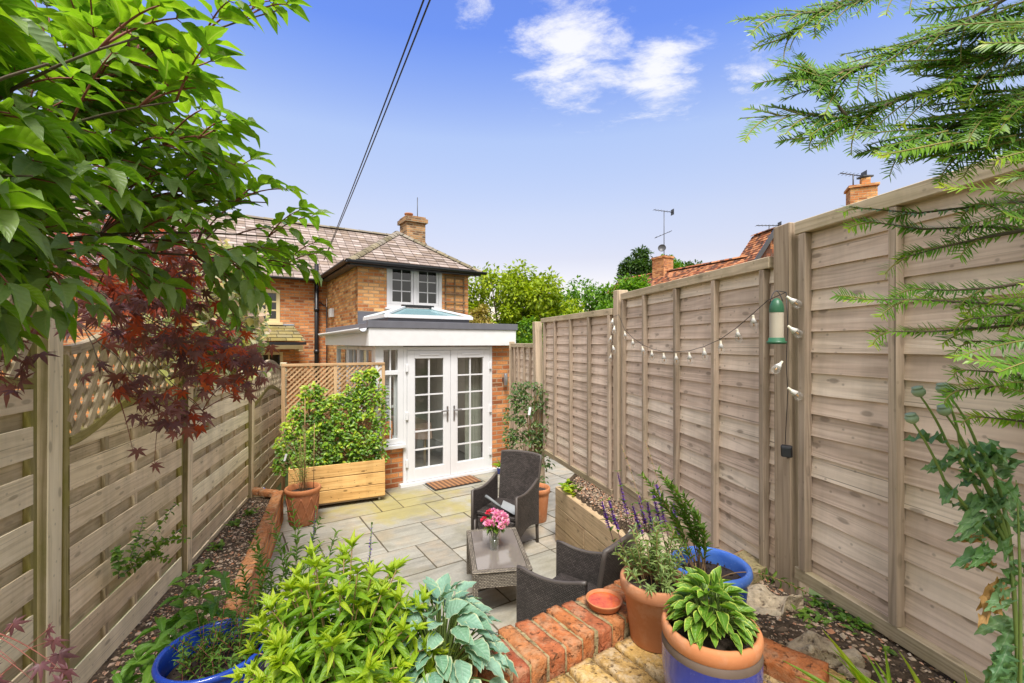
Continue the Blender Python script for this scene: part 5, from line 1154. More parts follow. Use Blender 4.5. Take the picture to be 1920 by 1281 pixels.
# ------------------------------------------------------------------ small fittings on the fence
fpl=lambda px,py,o=.09: (lambda Y: V3(((px-960)/F*Y,Y,CH-(py-HY)/F*Y)))((1.37+.193*2.25-o)/((px-960)/F+.193))
sl_=[(1149,598),(1152,612),(1146,630),(1149,648),(1146,664)]; run=[(1171,622),(1186,637),(1204,650),(1222,658),(1244,663),(1267,664),(1292,662),(1320,654),(1351,640),(1382,618),(1412,592)]; pst=[(1476,557,1),(1478,612,1),(1466,679,-1),(1478,728,1)]
sg_=thing('string_lights','string of clear festoon bulbs sagging along the right fence','string lights',fpl(1290,660))
lp=[fpl(x,y,.07) for x,y in [(1160,590),(1171,618),(1186,633),(1204,646),(1222,654),(1244,659),(1267,660),(1292,658),(1320,650),(1351,636),(1382,614),(1412,588),(1440,563),(1474,548)]]
m=MB(); m.tube(lp,.0019,5); m.tube([fpl(1160,590,.07)]+[fpl(x,y-4,.07) for x,y in sl_],.0019,5); m.tube([fpl(1474,548,.075),fpl(1477,610,.075),fpl(1474,680,.075),fpl(1477,735,.075),fpl(1472,835,.075)],.0017,5); m.build('cable',M['black'],sg_)
def bulb(p,d):
    d=V3(d).normalized(); m=MB(); m.lathe([(0,-.003),(.006,-.003),(.006,.0),(.007,.014),(.0175,.038),(.0,.039)],p,14,axis=d); b_=m.build('bulb',[M['capcream'],M['bulbwhite']],sg_); 
    for i,pg in enumerate(b_.data.polygons): pg.material_index=1 if i>=14*3 else 0
    g=MB(); g.lathe([(.011,.033),(.017,.042),(.020,.053),(.017,.065),(.008,.072),(.0,.074)],p,16,axis=d); g.build('bulb_globe',M['clear'],b_)
    f_=MB(); f_.tube([V3(p)+d*.037,V3(p)+d*.056],.003,5); f_.build('filament',M['filament'],b_)
for x,y in run: bulb(fpl(x,y,.085),(R(.05,.25),R(-.1,.1),-1))
for x,y in sl_: bulb(fpl(x,y,.10),(R(-.3,.2),R(-.2,.1),-1))
for x,y,k in pst: bulb(fpl(x,y,.10),(k*.8,-.3,-.75))
sp_=fpl(1475,846,.085); so=thing('solar_panel','small black solar panel clipped to the near fence post','solar panel',sp_)
SMx=Matrix.Rotation(math.radians(-38),3,'Z')@Matrix.Rotation(math.radians(18),3,'X')
m=MB(); m.box(sp_,(.048,.022,.060),SMx); m.build('case',M['black'],so,bevel=.005); m=MB(); m.box(sp_+SMx@V3((0,-.0125,0)),(.036,.003,.046),SMx); m.build('cell',M['solar'],so); m=MB(); m.beam(sp_+SMx@V3((0,.01,-.01)),fpl(1480,860,.03),.014,.014); m.build('bracket',M['black'],so)
fd=fpl(1456,605,.13); fdr=thing('bird_feeder','green capped tube bird feeder hanging from the tall fence post','bird feeder',fd)
m=MB(); m.lathe([(.030,-.075),(.030,.05)],fd,24); m.build('seed_tube',M['mesh'],fdr)
m=MB(); m.lathe([(.031,.048),(.032,.062),(.029,.083),(.022,.102),(.010,.114),(.0,.117)],fd,24); m.build('cap',M['feedgreen'],fdr)
m=MB(); m.lathe([(.0,-.102),(.037,-.102),(.042,-.098),(.042,-.089),(.036,-.088),(.034,-.072),(.030,-.072)],fd,24); m.build('tray',M['feedgreen'],fdr)
m=MB(); m.tube(bez(fd+V3((-.03,0,.10)),fd+V3((-.005,0,.20)),fd+V3((.03,0,.10)),10),.0022,5); m.tube([fd+V3((0,0,.152)),fpl(1474,548,.055)],.0022,5); m.build('hanger',M['darkgrey'],fdr)
# ------------------------------------------------------------------ stones and the loose brick
def rockm(c,size,rot,label,amp=.55):
    m=MB(); c=V3(c); m.rough(c,size,Matrix.Rotation(rot,3,'Z'),(16,12,8),min(size)*amp,.30,fq=13)
    tag(m.build('rock',M['rock'],None,c),label,'rock','rubble stones in the right bed')
def rz(px,py,z): p=PZ(px,py,z); p.z=rsoil(p.x,p.y); p=PZ(px,py,p.z); return p
rockm(rz(1432,1150,.95)+UP*.02,(.26,.20,.10),.4,'largest rough stone, just in front of the tall fence post')
rockm(rz(1370,1118,.95)+UP*.0,(.16,.16,.10),.9,'broken stone between the tall blue pot and the fence post')
rockm(rz(1522,1228,1.0)+UP*.01,(.145,.10,.07),.2,'rounded stone in the middle of the right hand soil')
rockm(rz(1590,1240,1.0)+UP*.005,(.10,.06,.04),-.3,'small flat stone to the right of the rounded stone')
rockm(rz(1598,1268,1.0)+UP*.005,(.08,.06,.045),.5,'small buff stone near the bottom edge of the soil')
rockm(V3((1.06,3.05,rsoil(1.06,3.05)-.02)),(.34,.62,.16),.35,'long pale slab of stone on the slope behind the purple flowers',.18)
lb=V3((.935,1.54,1.085)); lbt=MB(); lbt.rough(lb,(.215,.103,.066),Matrix.Rotation(math.radians(-43),3,'Z')@Matrix.Rotation(.12,3,'X'),(14,8,5),.003,.05,fq=30); tag(lbt.build('loose_brick',M['coping'],None,lb),'loose red brick lying at the edge of the yellow paving','brick')
# ------------------------------------------------------------------ plants
def plant(name,label,cat,loc,parts,group=None):
    t=thing(name,label,cat,loc,group)
    for nm,mb,mt in parts:
        if mb.v: mb.build(nm,M[mt],t)
    return t
def stem_leaves(path,inst,n,L,Wd,u0=.25,spread=.9,rf=None,pairs=True,tipup=.5,rnd=.25):
    k=len(path)-1; ang=R(0,6.28)
    for i in range(n):
        u=u0+(1-u0)*i/max(1,n-1); f=u*k; a=min(k-1,int(f)); p=path[a].lerp(path[a+1],f-a); d=(path[a+1]-path[a]).normalized()
        sd=d.cross(V3((.3,.5,.81))).normalized(); nn=d.cross(sd)
        for q in ((0,1) if pairs else (0,)):
            th=ang+i*1.75+q*math.pi+R(-.3,.3); o_=sd*math.cos(th)+nn*math.sin(th)
            dd=(o_*spread+d*(tipup+R(-.15,.25))+V3((R(-rnd,rnd),R(-rnd,rnd),R(-rnd,rnd)))).normalized(); sc=R(.75,1.15)*(1-.35*max(0,u-.8)/.2)
            inst.append(leaf(p,dd,d*.6+UP*.8,L*sc,Wd*sc,(rf(u) if rf else None),R(-.3,.3)))
# lime shrub
st=MB(); ins=[]
for k in range(88):
    a=R(0,6.28); q=math.sqrt(R(0,1)); rx=.275*q; tip=pY+V3((rx*math.cos(a)+.01,rx*math.sin(a)*.95,.44+.345-.27*q*q+R(-.10,.06))); base=pY+V3((.09*q*math.cos(a),.09*q*math.sin(a),.40))
    path=bez(base,base*.45+tip*.55+V3((0,0,.05)),tip,8); st.tube(path,[.0032-.0002*i for i in range(9)],5)
    stem_leaves(path,ins,7,.076,.020,.30,1.0,lambda u:min(1,max(0,R(0,.42)+.42*(u>.8))),True,.25)
    for j in range(8): d=(path[-1]-path[-2]).normalized(); o_=rdir(-.2,.5); ins.append(leaf(tip,(d*.8+UP*.4+o_*.8),UP,R(.035,.06),R(.011,.016),R(.55,1)))
lv=MB(); lv.leaves(T_LAN,ins); plant('lime_shrub','bright lime green shrub with narrow pointed leaves in the foreground','shrub',pY+UP*.41,[('stem',st,'drystem'),('foliage',lv,'l_yellow')])
# blue hosta
def hosta(name,label,c,z0,n,R0,h,L,Wd,mat,T=T_HOS,ex=1.0):
    st=MB(); ins=[]
    for k in range(n):
        q=math.sqrt((k+.5)/n); a=k*2.399+R(-.3,.3); rr_=R0*q; p=c+V3((rr_*math.cos(a)*ex,rr_*math.sin(a),z0+h*(1-.85*q*q)+R(-.02,.02))); base=c+V3((.02*math.cos(a),.02*math.sin(a),z0-.03))
        st.tube(bez(base,base*.5+p*.5+UP*.03,p,5),[.003,.003,.0028,.0025,.0022,.002],5)
        o_=V3((math.cos(a),math.sin(a),0)); d=(o_*(.45+.6*q)+UP*(.75-1.0*q)+V3((R(-.3,.3),R(-.3,.3),R(-.2,.2)))).normalized(); sc=R(.7,1.15)
        ins.append(leaf(p,d,UP*.9+o_*.5,L*sc,Wd*sc,None,R(-.35,.35)))
    lv=MB(); lv.leaves(T,ins); return plant(name,label,'plant',c+UP*z0,[('stem',st,'greenstem'),('foliage',lv,mat)])
hosta('hosta','blue green hosta with puckered cream edged leaves beside the lime shrub',pH,.42,150,.175,.215,.074,.052,'l_hosta')
hosta('hosta','small hosta with yellow edged green leaves in the squat blue pot',pV,.305,150,.085,.105,.056,.029,'l_vhosta',T_BIG2)
# grey green herb
st=MB(); ins=[]
for k in range(40):
    a=R(0,6.28); q=math.sqrt(R(0,1)); tip=pT+V3((.145*q*math.cos(a)-.01,.13*q*math.sin(a),.18+R(.15,.27)-.10*q*q)); base=pT+V3((.06*q*math.cos(a),.06*q*math.sin(a),.185)); path=bez(base,base*.5+tip*.5+UP*.03,tip,7); st.tube(path,.0016,4); stem_leaves(path,ins,10,.034,.0085,.25,.7,None,True,.7)
lv=MB(); lv.leaves(T_MED,ins); plant('herb_plant','grey green bushy herb with thin stems in the tall terracotta pot','plant',pT+UP*.19,[('stem',st,'drystem'),('foliage',lv,'l_sage')])
# willowy plant in tall blue pot
st=MB(); ins=[]
for px,py,Y,n in ((1236,885,1.97,26),(1256,905,1.93,24),(1282,930,1.90,22),(1205,893,2.02,24),(1300,960,1.86,20),(1262,950,1.95,20),(1225,925,2.0,18),(1315,990,1.84,14),(1245,985,1.85,14)):
    tip=P(px,py,Y); base=pB+V3((R(-.07,-.02),R(-.03,.03),.24)); path=bez(base,base*.5+tip*.5+V3((.04,0,.04)),tip,9); st.tube(path,[.003-.0002*i for i in range(10)],5); stem_leaves(path,ins,n,.045,.011,.28,.55,None,True,.9)
path=bez(pB+V3((.02,-.03,.24)),P(1400,1050,1.80),P(1510,1110,1.76),10); st.tube(path,.0022,5); stem_leaves(path,ins,13,.034,.010,.55,.8,None,True,.5)
for k in range(7): b_=pB+V3((R(-.09,.02),R(-.05,.05),.235)); st.tube([b_,b_+V3((R(-.05,.05),R(-.03,.03),R(.04,.10)))],.0025,5)
for px,py in ((1210,828),(1165,835)): tip=P(px,py,2.5); st.tube(bez(P(px+40,960,2.3),P(px+22,890,2.4),tip,8),.0013,4); stem_leaves(bez(P(px+40,960,2.3),P(px+22,890,2.4),tip,8),ins,7,.016,.006,.3)
lv=MB(); lv.leaves(T_MED,ins); plant('willowherb','tall narrow leaved plant leaning out of the glossy blue pot','plant',pB+UP*.24,[('stem',st,'drystem'),('foliage',lv,'l_weed')])
# weeds in left blue pot
st=MB(); ins=[]; dr=[]
for k in range(55):
    a=R(0,6.28); q=math.sqrt(R(0,1)); base=pL+V3((.12*q*math.cos(a),.12*q*math.sin(a),.22)); tip=base+V3((R(-.08,.08),R(-.06,.08),R(.03,.15))); path=bez(base,base*.5+tip*.5+UP*.02,tip,5); st.tube(path,.0013,4); stem_leaves(path,ins,7,.026,.009,.2,.8)
for px,py,Y in ((470,1100,1.75),(440,1090,1.8),(425,1120,1.8),(460,1140,1.7),(480,1120,1.72)):
    tip=P(px,py,Y); base=pL+V3((R(-.02,.1),R(-.05,.05),.22)); path=bez(base,base*.5+tip*.5,tip,7); st.tube(path,.0016,4); stem_leaves(path,ins,12,.03,.009,.3,.7)
lv=MB(); lv.leaves(T_MED,ins); plant('pot_weeds','mixed low weeds and thin stems growing in the wide blue pot','plant',pL+UP*.22,[('stem',st,'redstem'),('foliage',lv,'l_weed')])
# broad leaved plant left
st=MB(); ins=[]; fb=V3((-1.52,2.08,.36))
for px,py,Y,n in ((345,1085,2.15,7),(385,1060,2.2,7),(420,1085,2.1,6),(300,1160,2.05,6),(330,1180,1.95,7),(250,1225,1.95,6),(380,1140,2.1,6),(290,1235,1.9,7),(355,1225,1.9,7),(215,1265,1.9,5),(320,1265,1.8,6)):
    tip=P(px,py,Y); path=bez(fb+V3((R(-.08,.08),R(-.08,.08),0)),fb*.4+tip*.6+V3((0,0,.0)),tip,8); st.tube(path,[.005-.0004*i for i in range(9)],6); stem_leaves(path,ins,n,.135,.052,.55,1.1,None,True,.1)
lv=MB(); lv.leaves(T_BIG,ins); plant('foxglove','leafy broad leaved plant between the left fence and the wide blue pot','plant',fb,[('stem',st,'greenstem'),('foliage',lv,'l_fox')])
# wiry salvia at the patio corner
def spike(stm,fl,path,n=16,u0=.55,s=.012):
    k=len(path)-1
    for i in range(n):
        u=u0+(1-u0)*i/n; f=u*k; a=min(k-1,int(f)); p=path[a].lerp(path[a+1],f-a)
        for q in range(7): d=rdir(-.1,.7); fl.append(leaf(p,d,UP,s*R(.7,1.3)*(1-.5*(u-u0)/(1-u0)),s*.6))
st=MB(); ins=[]; fl=[]; sb=V3((-1.0,2.02,.745))
for px,py,Y in ((478,995,2.2),(505,965,2.25),(547,940,2.3),(560,985,2.2),(600,975,2.2),(520,1010,2.1),(485,1040,2.1),(545,1035,2.05),(600,1020,2.1),(630,1000,2.1),(455,1065,2.1),(470,1020,2.2),(510,1055,2.0),(575,1060,2.0),(655,1035,1.95),(440,1100,2.0),(495,1090,2.0)):
    tip=P(px,py,Y); base=sb+V3((R(-.10,.10),R(-.06,.10),0)); path=bez(base,base*.45+tip*.55+V3((R(-.05,.05),0,.05)),tip,9); st.tube(path,[.003-.00018*i for i in range(10)],5); stem_leaves(path,ins,15,.050,.014,.3,.75,None,True,.7)
for px,py,Y in ((593,955,2.15),(697,985,1.85)):
    tip=P(px,py,Y); base=sb+V3((.05,0,0)) if px<650 else V3((-.55,1.62,.745)); path=bez(base,base*.4+tip*.6,tip,9); st.tube(path,.0022,5); spike(st,fl,path,13,.76,.010); stem_leaves(path,ins,6,.045,.013,.4,.7)
lv=MB(); lv.leaves(T_MED,ins); m=MB(); m.leaves(T_SM,fl); plant('leafy_salvia','upright green salvia with two dark spikes beside the left brick edging','plant',sb,[('stem',st,'greenstem'),('foliage',lv,'l_weed'),('flower_spikes',m,'f_purple')])
# purple salvias in the right bed
for k,(px,py,qx,qy,lab) in enumerate(((1158,885,1174,960,'purple flower spike nearest the timber sleepers, tallest at the back'),(1128,940,1140,985,'leftmost short purple flower spike above the sleeper edge'),(1142,938,1155,990,'purple flower spike second from the left above the sleepers'),(1186,948,1200,1000,'purple flower spike in the middle of the pale stony slope'),(1197,928,1206,975,'dark purple flower spike over the middle of the fence rail'),(1214,942,1222,1000,'purple flower spike just left of the leaning willowherb'),(1224,922,1232,965,'slim purple flower spike close to the fence batten'),(1231,908,1242,960,'dark violet spike beside the fence, furthest right of the tall ones'),(1262,945,1266,985,'single purple flower spike nearest to the blue pot'))):
    Y=3.1-.09*k; tip=P(px,py,Y); mid_=P(qx,qy,Y-.05); bx=V3((mid_.x+.05,Y-.15,0)); bx.z=rsoil(bx.x,bx.y)
    st=MB(); fl=[]; ins=[]; path=bez(bx,mid_,tip,12); st.tube(path,.0024,5); spike(st,fl,path,24,.50,.0165); stem_leaves(path,ins,6,.05,.018,.05,.8)
    m=MB(); m.leaves(T_SM,fl); lv=MB(); lv.leaves(T_MED,ins); plant('purple_salvia',lab,'flower',bx,[('stem',st,'purplestem'),('flower_spike',m,'f_purple'),('foliage',lv,'l_weed')],'purple salvia spikes in the right bed')
# climber on the planter trellis
env=[(-.06,1.45),(.0,1.70),(.10,1.80),(.25,1.82),(.38,1.75),(.48,1.55),(.62,1.50),(.75,1.52),(.88,1.66),(1.0,1.62),(1.12,1.45),(1.25,1.15),(1.36,.9)]
def envz(u):
    for (a,b1),(c_,d_) in zip(env[:-1],env[1:]):
        if a<=u<=c_: return b1+(d_-b1)*(u-a)/(c_-a)
    return 1.0
ins=[]; st=MB()
while len(ins)<3600:
    u=R(.05,1.36) if random.random()<.96 else R(-.06,.06); z=R(.50,1.86); ez=envz(u)
    if z>ez+.04*mnoise.noise(V3((u*9,z*9,0))): continue
    dn=mnoise.noise(V3((u*5.5,z*5.5,3.1))); thick=.10+.20*min(1,(1.75-z)/.9)+.05*dn
    v_=PDp*.85-thick*R(.1,1)**.55; 
    if mnoise.noise(V3((u*9,z*9,7)))<-.20: continue
    p=pq(u,v_,z); d=(rdir(-.7,.5)+V3((.15,-.7,0))).normalized(); top=max(0,(z-ez+.3)/.3)
    ins.append(leaf(p,d,UP*.7+V3((0,-.8,0)),R(.042,.074),R(.022,.038),min(1,max(0,R(-.1,.72)+.45*dn+.22*top))))
for k in range(16):
    u=R(.05,1.15); st.tube(bez(pq(R(.3,.9),PDp*.6,.5),pq(u,PDp*.8,.9),pq(u+R(-.15,.15),PDp*.9,envz(u)-.05),10),.005,5)
lv=MB(); lv.leaves(T_MED,ins); plant('climbing_shrub','dense glossy green climber covering the trellis above the pine planter','shrub',pq(.6,.2,.52),[('stem',st,'drystem'),('foliage',lv,'l_jas')])
# thin plant in old terracotta pot + its canes
st=MB(); ins=[]
for k in range(16):
    tip=pF+V3((R(-.30,.10),R(-.15,.15),R(.75,1.25))); base=pF+V3((R(-.06,.06),R(-.06,.06),.37)); path=bez(base,base*.5+tip*.5,tip,8); st.tube(path,.0022,4); stem_leaves(path,ins,16,.032,.011,.25,.9)
st.tube([pF+V3((.03,-.02,.36)),pF+V3((.03,-.01,1.5))],.005,5); st.tube([pF+V3((.12,.02,.36)),pF+V3((.13,.02,1.2))],.004,5)
lv=MB(); lv.leaves(T_MED,ins); pt_=plant('wispy_plant','thin wispy plant on canes in the big old terracotta pot','plant',pF+UP*.37,[('stem',st,'drystem'),('foliage',lv,'l_sage')])
m=MB(); p_=P(535,858,5.35); m.box(p_,(.022,.004,.085),Matrix.Rotation(.3,3,'Y')@Matrix.Rotation(.4,3,'Z')); m.build('plant_tag',M['tag'],pt_)
# corner climber right
ins=[]; st=MB(); cbase=V3((.30,6.0,.0))
while len(ins)<1500:
    a=R(-.42,.30); z=R(.25,1.66); wmax=.20+.16*math.sin(math.pi*min(1,max(0,(z-.4)/1.3)))
    if z<.85 and random.random()<.62: continue
    if abs(a+.05)>wmax or mnoise.noise(V3((a*8,z*7,2)))<-.2: continue
    p=V3((.30+a,6.02+a*-.3+R(-.16,.10),z)); d=(rdir(-.8,.3)+V3((0,-.6,0))).normalized(); ins.append(leaf(p,d,UP*.7+V3((0,-.6,0)),R(.04,.07),R(.016,.028),None))
for k in range(9): x=R(-.15,.15); st.tube(bez(cbase+V3((R(-.05,.05),0,0)),V3((.30+x*.5,6.0,.7)),V3((.30+x,6.0,R(1.2,1.6))),8),.007,5)
lv=MB(); lv.leaves(T_MED,ins); ct=plant('corner_climber','dark evergreen climber in the far right corner against the fence','shrub',cbase,[('stem',st,'drystem'),('foliage',lv,'l_clim')])
m=MB(); m.box(P(993,771,5.8),(.03,.004,.10),Matrix.Rotation(.15,3,'Y')); m.build('plant_tag',M['tag'],ct)
def tuft(name,label,c,n,L,Wd,mat,T=T_MED,up=.6,cat='plant',group=None,spread=.03,rnd=None):
    ins=[]
    for k in range(n): a=R(0,6.28); d=V3((math.cos(a),math.sin(a),R(up-.35,up+.5))); ins.append(leaf(V3(c)+V3((R(-1,1),R(-1,1),R(-.1,.6)))*spread,d,UP,L*R(.6,1.2),Wd*R(.6,1.2),rnd() if rnd else None,R(-.4,.4)))
    m=MB(); m.leaves(T,ins); o=m.build(name,M[mat],None,loc=V3(c)); return tag(o,label,cat,group)
tuft('lettuce_plant','fresh lime green leafy plant at the far corner of the sleeper bed',(SX(4.85)+.16,4.82,.60),110,.10,.055,'l_yellow',T_HOS,.5,spread=.11)
tuft('grassy_plant','small bright green tuft in the little pot by the doors',pS+UP*.10,40,.16,.02,'l_yellow',T_STRAP,.9,spread=.03)
tuft('strap_plant','bright green strap leaved clump at the bottom right under the fence',(1.11,1.22,1.02),60,.27,.019,'l_yellow',T_STRAP,1.7,spread=.07)
wl_=[((1545,1140),'low weed at the foot of the tall fence post'),((1585,1165),'green weed under the near fence rail, by the rounded stone'),((1610,1180),'small weed hugging the near fence rail, further right'),((1665,1225),'weed sprouting beside the lime strap leaved clump'),((1575,1275),'tiny seedling in the middle of the gravelly soil'),((1500,1262),'tiny seedling by the loose red brick'),((1525,1170),'seedling on the soil between the post and the rounded stone'),((1230,985),'green weed below the fence rail behind the purple spikes')]
for (px,py),lab in wl_:
    c_=rz(px,py,1.0); big=py<1200; tuft('weed',lab,c_,34 if big else 10,.045 if big else .03,.020 if big else .012,'l_weed',T_MED,.45,'weed','weeds in the right bed',.05 if big else .012)
for (px,py),lab in (((440,985),'light green weed in the left bed near the blue tub'),((405,1030),'small weed halfway along the left bed'),((430,960),'sprig of weed close to the left fence post'),((470,965),'weed against the orange brick edging'),((385,1065),'seedling in the left bed nearest the camera')):
    c_=PZ(px,py,.28); tuft('weed',lab,c_,26,.06,.026,'l_weed',T_MED,.6,'weed','weeds in the left bed',.05)
# vine on the left fence
st=MB(); ins=[]
lpf=lambda px,py,o=.07: (lambda Y: V3(((px-960)/F*Y,Y,CH-(py-HY)/F*Y)))((1.68-o)/(-(px-960)/F-.28))
vr=lpf(222,1085)
for a,b2 in (((222,1085),(330,945)),((222,1085),(345,985)),((240,1050),(320,1050)),((235,1060),(270,970)),((260,1020),(350,1010)),((222,1085),(215,1030)),((225,1080),(300,1030))):
    p0,p1=lpf(*a),lpf(*b2,R(.09,.2)); path=bez(p0,(p0+p1)/2+V3((.05,-.03,R(.0,.08))),p1,9); st.tube(path,.0025,4); stem_leaves(path,ins,13,.040,.030,.1,1,None,True,.2)
lv=MB(); lv.leaves(T_RND,ins); plant('fence_vine','sprawling small leaved shrub growing through the left fence boards','shrub',vr,[('stem',st,'greystem'),('foliage',lv,'l_weed')])
# variegated shrub at fence top
ins=[]; st=MB(); vb_=V3((LX(4.3)-.25,4.3,.2))
for k in range(190):
    px=250+255*R(0,1)**.55; py=R(445,700); 
    if px>440 and py<480+(px-440)*1.0: continue
    if py>690 and px<420: continue
    Y=R(2.9,4.2); tip=P(px,py,Y); tip.x=max(tip.x,LX(Y)-.5); base=tip+V3((-.30,R(-.1,.2),R(-.30,-.05))); path=bez(base,base*.5+tip*.5+UP*.06,tip,6); st.tube(path,.003,4); stem_leaves(path,ins,6,.070,.048,.2,1,None,True,.3)
st.tube(bez(vb_,vb_+V3((.1,0,1.2)),P(400,600,4.0),8),.012,6)
for k in range(95):
    px=R(385,500); py=R(505,690); Y=R(3.0,3.9)
    if px>470 and py<560: continue
    tip=P(px,py,Y); base=tip+V3((-.25,R(0,.2),R(-.25,-.05))); path=bez(base,base*.5+tip*.5+UP*.05,tip,6); st.tube(path,.0025,4); stem_leaves(path,ins,6,.072,.050,.2,1,None,True,.3)
lv=MB(); lv.leaves(T_RND,ins); plant('variegated_shrub','shrub with pink, cream and green leaves above the left fence','shrub',vb_,[('stem',st,'greystem'),('foliage',lv,'l_var')])
# ------------------------------------------------------------------ foreground trees
hub=V3((-1.75,1.25,2.35))
st=MB(); ins=[]; br=MB()
br.tube([V3((-1.80,1.28,.25)),V3((-1.82,1.26,1.0)),hub],[.035,.03,.026],8)
LIM=[]
for tip in (P(520,20,1.5),P(260,70,1.0),P(330,190,1.2),P(430,260,1.5),P(500,380,1.7),P(560,450,1.85),P(530,500,1.9),P(250,330,1.2),P(90,120,.75),P(60,330,.85),P(300,450,1.5),P(90,520,1.1),P(0,450,.85),P(420,470,1.7),P(180,470,1.25),P(-60,40,.8)):
    path=bez(hub,hub*.5+tip*.5+V3((-.1,-.1,.12)),tip,12); LIM.append(path); br.tube(path,[.008-.0005*i for i in range(13)],6)
def dog_twig(tip,L=.22,n=4,lsc=1.0):
    best=min((p for path in LIM for p in path[3:]),key=lambda p:(p-(tip+V3((-.16,0,-.02)))).length)
    d0=(tip-best); 
    if d0.length>.42: best=tip-d0.normalized()*.42
    path=bez(best,best*.5+tip*.5+V3((0,0,.03)),tip,6); st.tube(path,[.0032,.003,.0027,.0025,.0022,.002,.0016],5)
    k=6; dt=(path[-1]-path[-3]).normalized()
    for i in range(n):
        u=.35+.65*i/(n-1); f=u*k; a=min(k-1,int(f)); p=path[a].lerp(path[a+1],f-a); d=(path[a+1]-path[a]).normalized(); sd=d.cross(UP).normalized()
        for q in (-1,1):
            o_=(sd*q*R(.5,1)+d*R(.3,.9)+UP*R(-.35,.45)).normalized(); s=R(.72,1.2)*lsc; 
            p2=p+o_*.012; st.tube([p,p2],.0013,4)
            ins.append(leaf(p2,o_,UP+V3((R(-.5,.5),R(-.5,.5),0)),.086*s,.041*s,None,R(-.35,.35)))
    ins.append(leaf(tip,(dt+UP*R(-.4,.3)),UP,.085*lsc,.04*lsc,None))
for px,py,Y in ((537,8,1.5),(505,2,1.5),(470,10,1.4),(430,2,1.35),(385,85,1.15),(395,115,1.2),(330,35,1.05),(300,10,1.0),(350,150,1.2),(380,205,1.35),(455,235,1.5),(425,225,1.45),(395,260,1.4),(470,300,1.6),(500,345,1.7),(535,355,1.7),(585,405,1.9),(560,395,1.8),(540,430,1.8),(590,455,1.9),(580,505,1.95),(600,475,1.95),(555,500,1.9),(470,530,1.8),(455,560,1.75),(440,530,1.7),(520,470,1.75),(440,310,1.5),(410,330,1.45),(380,165,1.25)):
    dog_twig(P(px,py,Y),.2,3,.88 if px>440 else 1.0)
def in_dog(px,py):
    if py<210: edge=300+ (60 if py>60 else -20)
    elif py<420: edge=360+(py-210)*.75
    else: edge=520+(py-420)*.2
    if px>edge: return False
    if py>590: return px<60 and py<640
    if py>420 and 110<px<430: return random.random()<.30
    if py>505: return px<130 or 430<px<480
    return True
k=0
while k<345:
    px=R(-230,560); py=R(-60,640)
    if not in_dog(px,py): continue
    Y=.88+.95*(max(0,px)/560)+R(-.12,.42)
    dog_twig(P(px,py,Y),.22,4 if px>150 else 3,R(.85,1.1)); k+=1
lv=MB(); lv.leaves(T_BIG,ins); plant('dogwood_tree','large leaved green shrub tree overhanging the top left of the garden','tree',V3((-1.80,1.28,.25)),[('trunk',br,'bark'),('twigs',st,'redstem'),('crown',lv,'l_dog')])
# japanese maple
mh=V3((-2.36,1.80,1.35)); br=MB(); st=MB(); ins=[]
br.tube([V3((-2.34,1.75,0)),V3((-2.38,1.77,.7)),mh,V3((-2.28,1.9,2.62))],[.03,.026,.022,.013],8)
MLIM=[]
for tip in (P(440,600,2.2),P(420,520,2.3),P(300,470,2.1),P(330,640,2.0),P(380,770,1.85),P(300,760,1.8),P(200,560,1.95),P(460,690,2.15),P(220,740,1.75)):
    o_=V3((-2.28,1.9,2.62)); path=bez(o_,o_*.5+tip*.5+V3((R(-.1,.1),R(-.1,.1),R(.02,.16))),tip,14)
    path=[p+V3((R(-1,1),R(-1,1),R(-1,1)))*.010 if 0<i<14 else p for i,p in enumerate(path)]; MLIM.append(path); br.tube(path,[.005-.00028*i for i in range(15)],6)
def maple_twig(px,py,Y,n=5,L=.062,red=.0):
    tip=P(px,py,Y); base=min((p for path in MLIM for p in path[2:]),key=lambda p:(p-tip-V3((-.12,0,.05))).length) if px>130 and py<1000 else tip+V3((-.3,.05,.1))
    d0=tip-base
    if d0.length>.30: base=tip-d0.normalized()*.30
    path=bez(base,base*.5+tip*.5+UP*.04,tip,9); st.tube(path,[.0025-.0002*i for i in range(10)],5)
    for i in range(n):
        u=.55+.45*i/max(1,n-1); f=u*9; a=min(8,int(f)); p=path[a].lerp(path[a+1],f-a)+V3((R(-.05,.05),R(-.06,.06),R(-.05,.04))); d=(V3((R(-.6,1),R(-.5,.2),R(-1.1,.05)))).normalized()
        st.tube([path[a].lerp(path[a+1],f-a),p],.0012,4)
        r_=(R(.0,.16) if py>1000 else R(.0,.55)) if random.random()>red else R(.7,1); ins.append(leaf(p,d,UP*.8+V3((R(-.6,.6)+.3,R(-1.5,-.3),0)),L*R(.7,1.3),L*R(.8,1.3),r_,R(-.4,.4)))  # bright red share of the leaves is coloured as if backlit
k=0
while k<135:
    px=R(70,490); py=R(395,745)
    if py>590+ (px-100)*.42 or (px>385 and py<635): continue
    maple_twig(px,py,R(1.75,2.35),5,.047,.42 if py<560 or px>330 else .15); k+=1
for px,py,Y in ((290,770,1.8),(335,805,1.75),(240,745,1.8),(390,790,1.9),(215,720,1.7),(270,745,1.8),(320,780,1.8),(345,795,1.8),(375,705,1.9),(430,690,2.0),(470,670,2.1),(480,665,2.1),(300,735,1.8),(385,660,2.0),(250,850,1.75),(290,860,1.8)): maple_twig(px,py,Y,6 if py<840 else 2,.046,.15)
for px,py,Y in ((20,600,1.5),(45,640,1.5),(60,690,1.5),(15,680,1.45),(70,610,1.55),(30,720,1.5),(0,650,1.45)): maple_twig(px,py,Y,5,.052,.02)
for px,py,Y in ((30,1245,1.25),(75,1250,1.25),(120,1262,1.3),(60,1275,1.2)): maple_twig(px,py,Y,3,.046,.0)
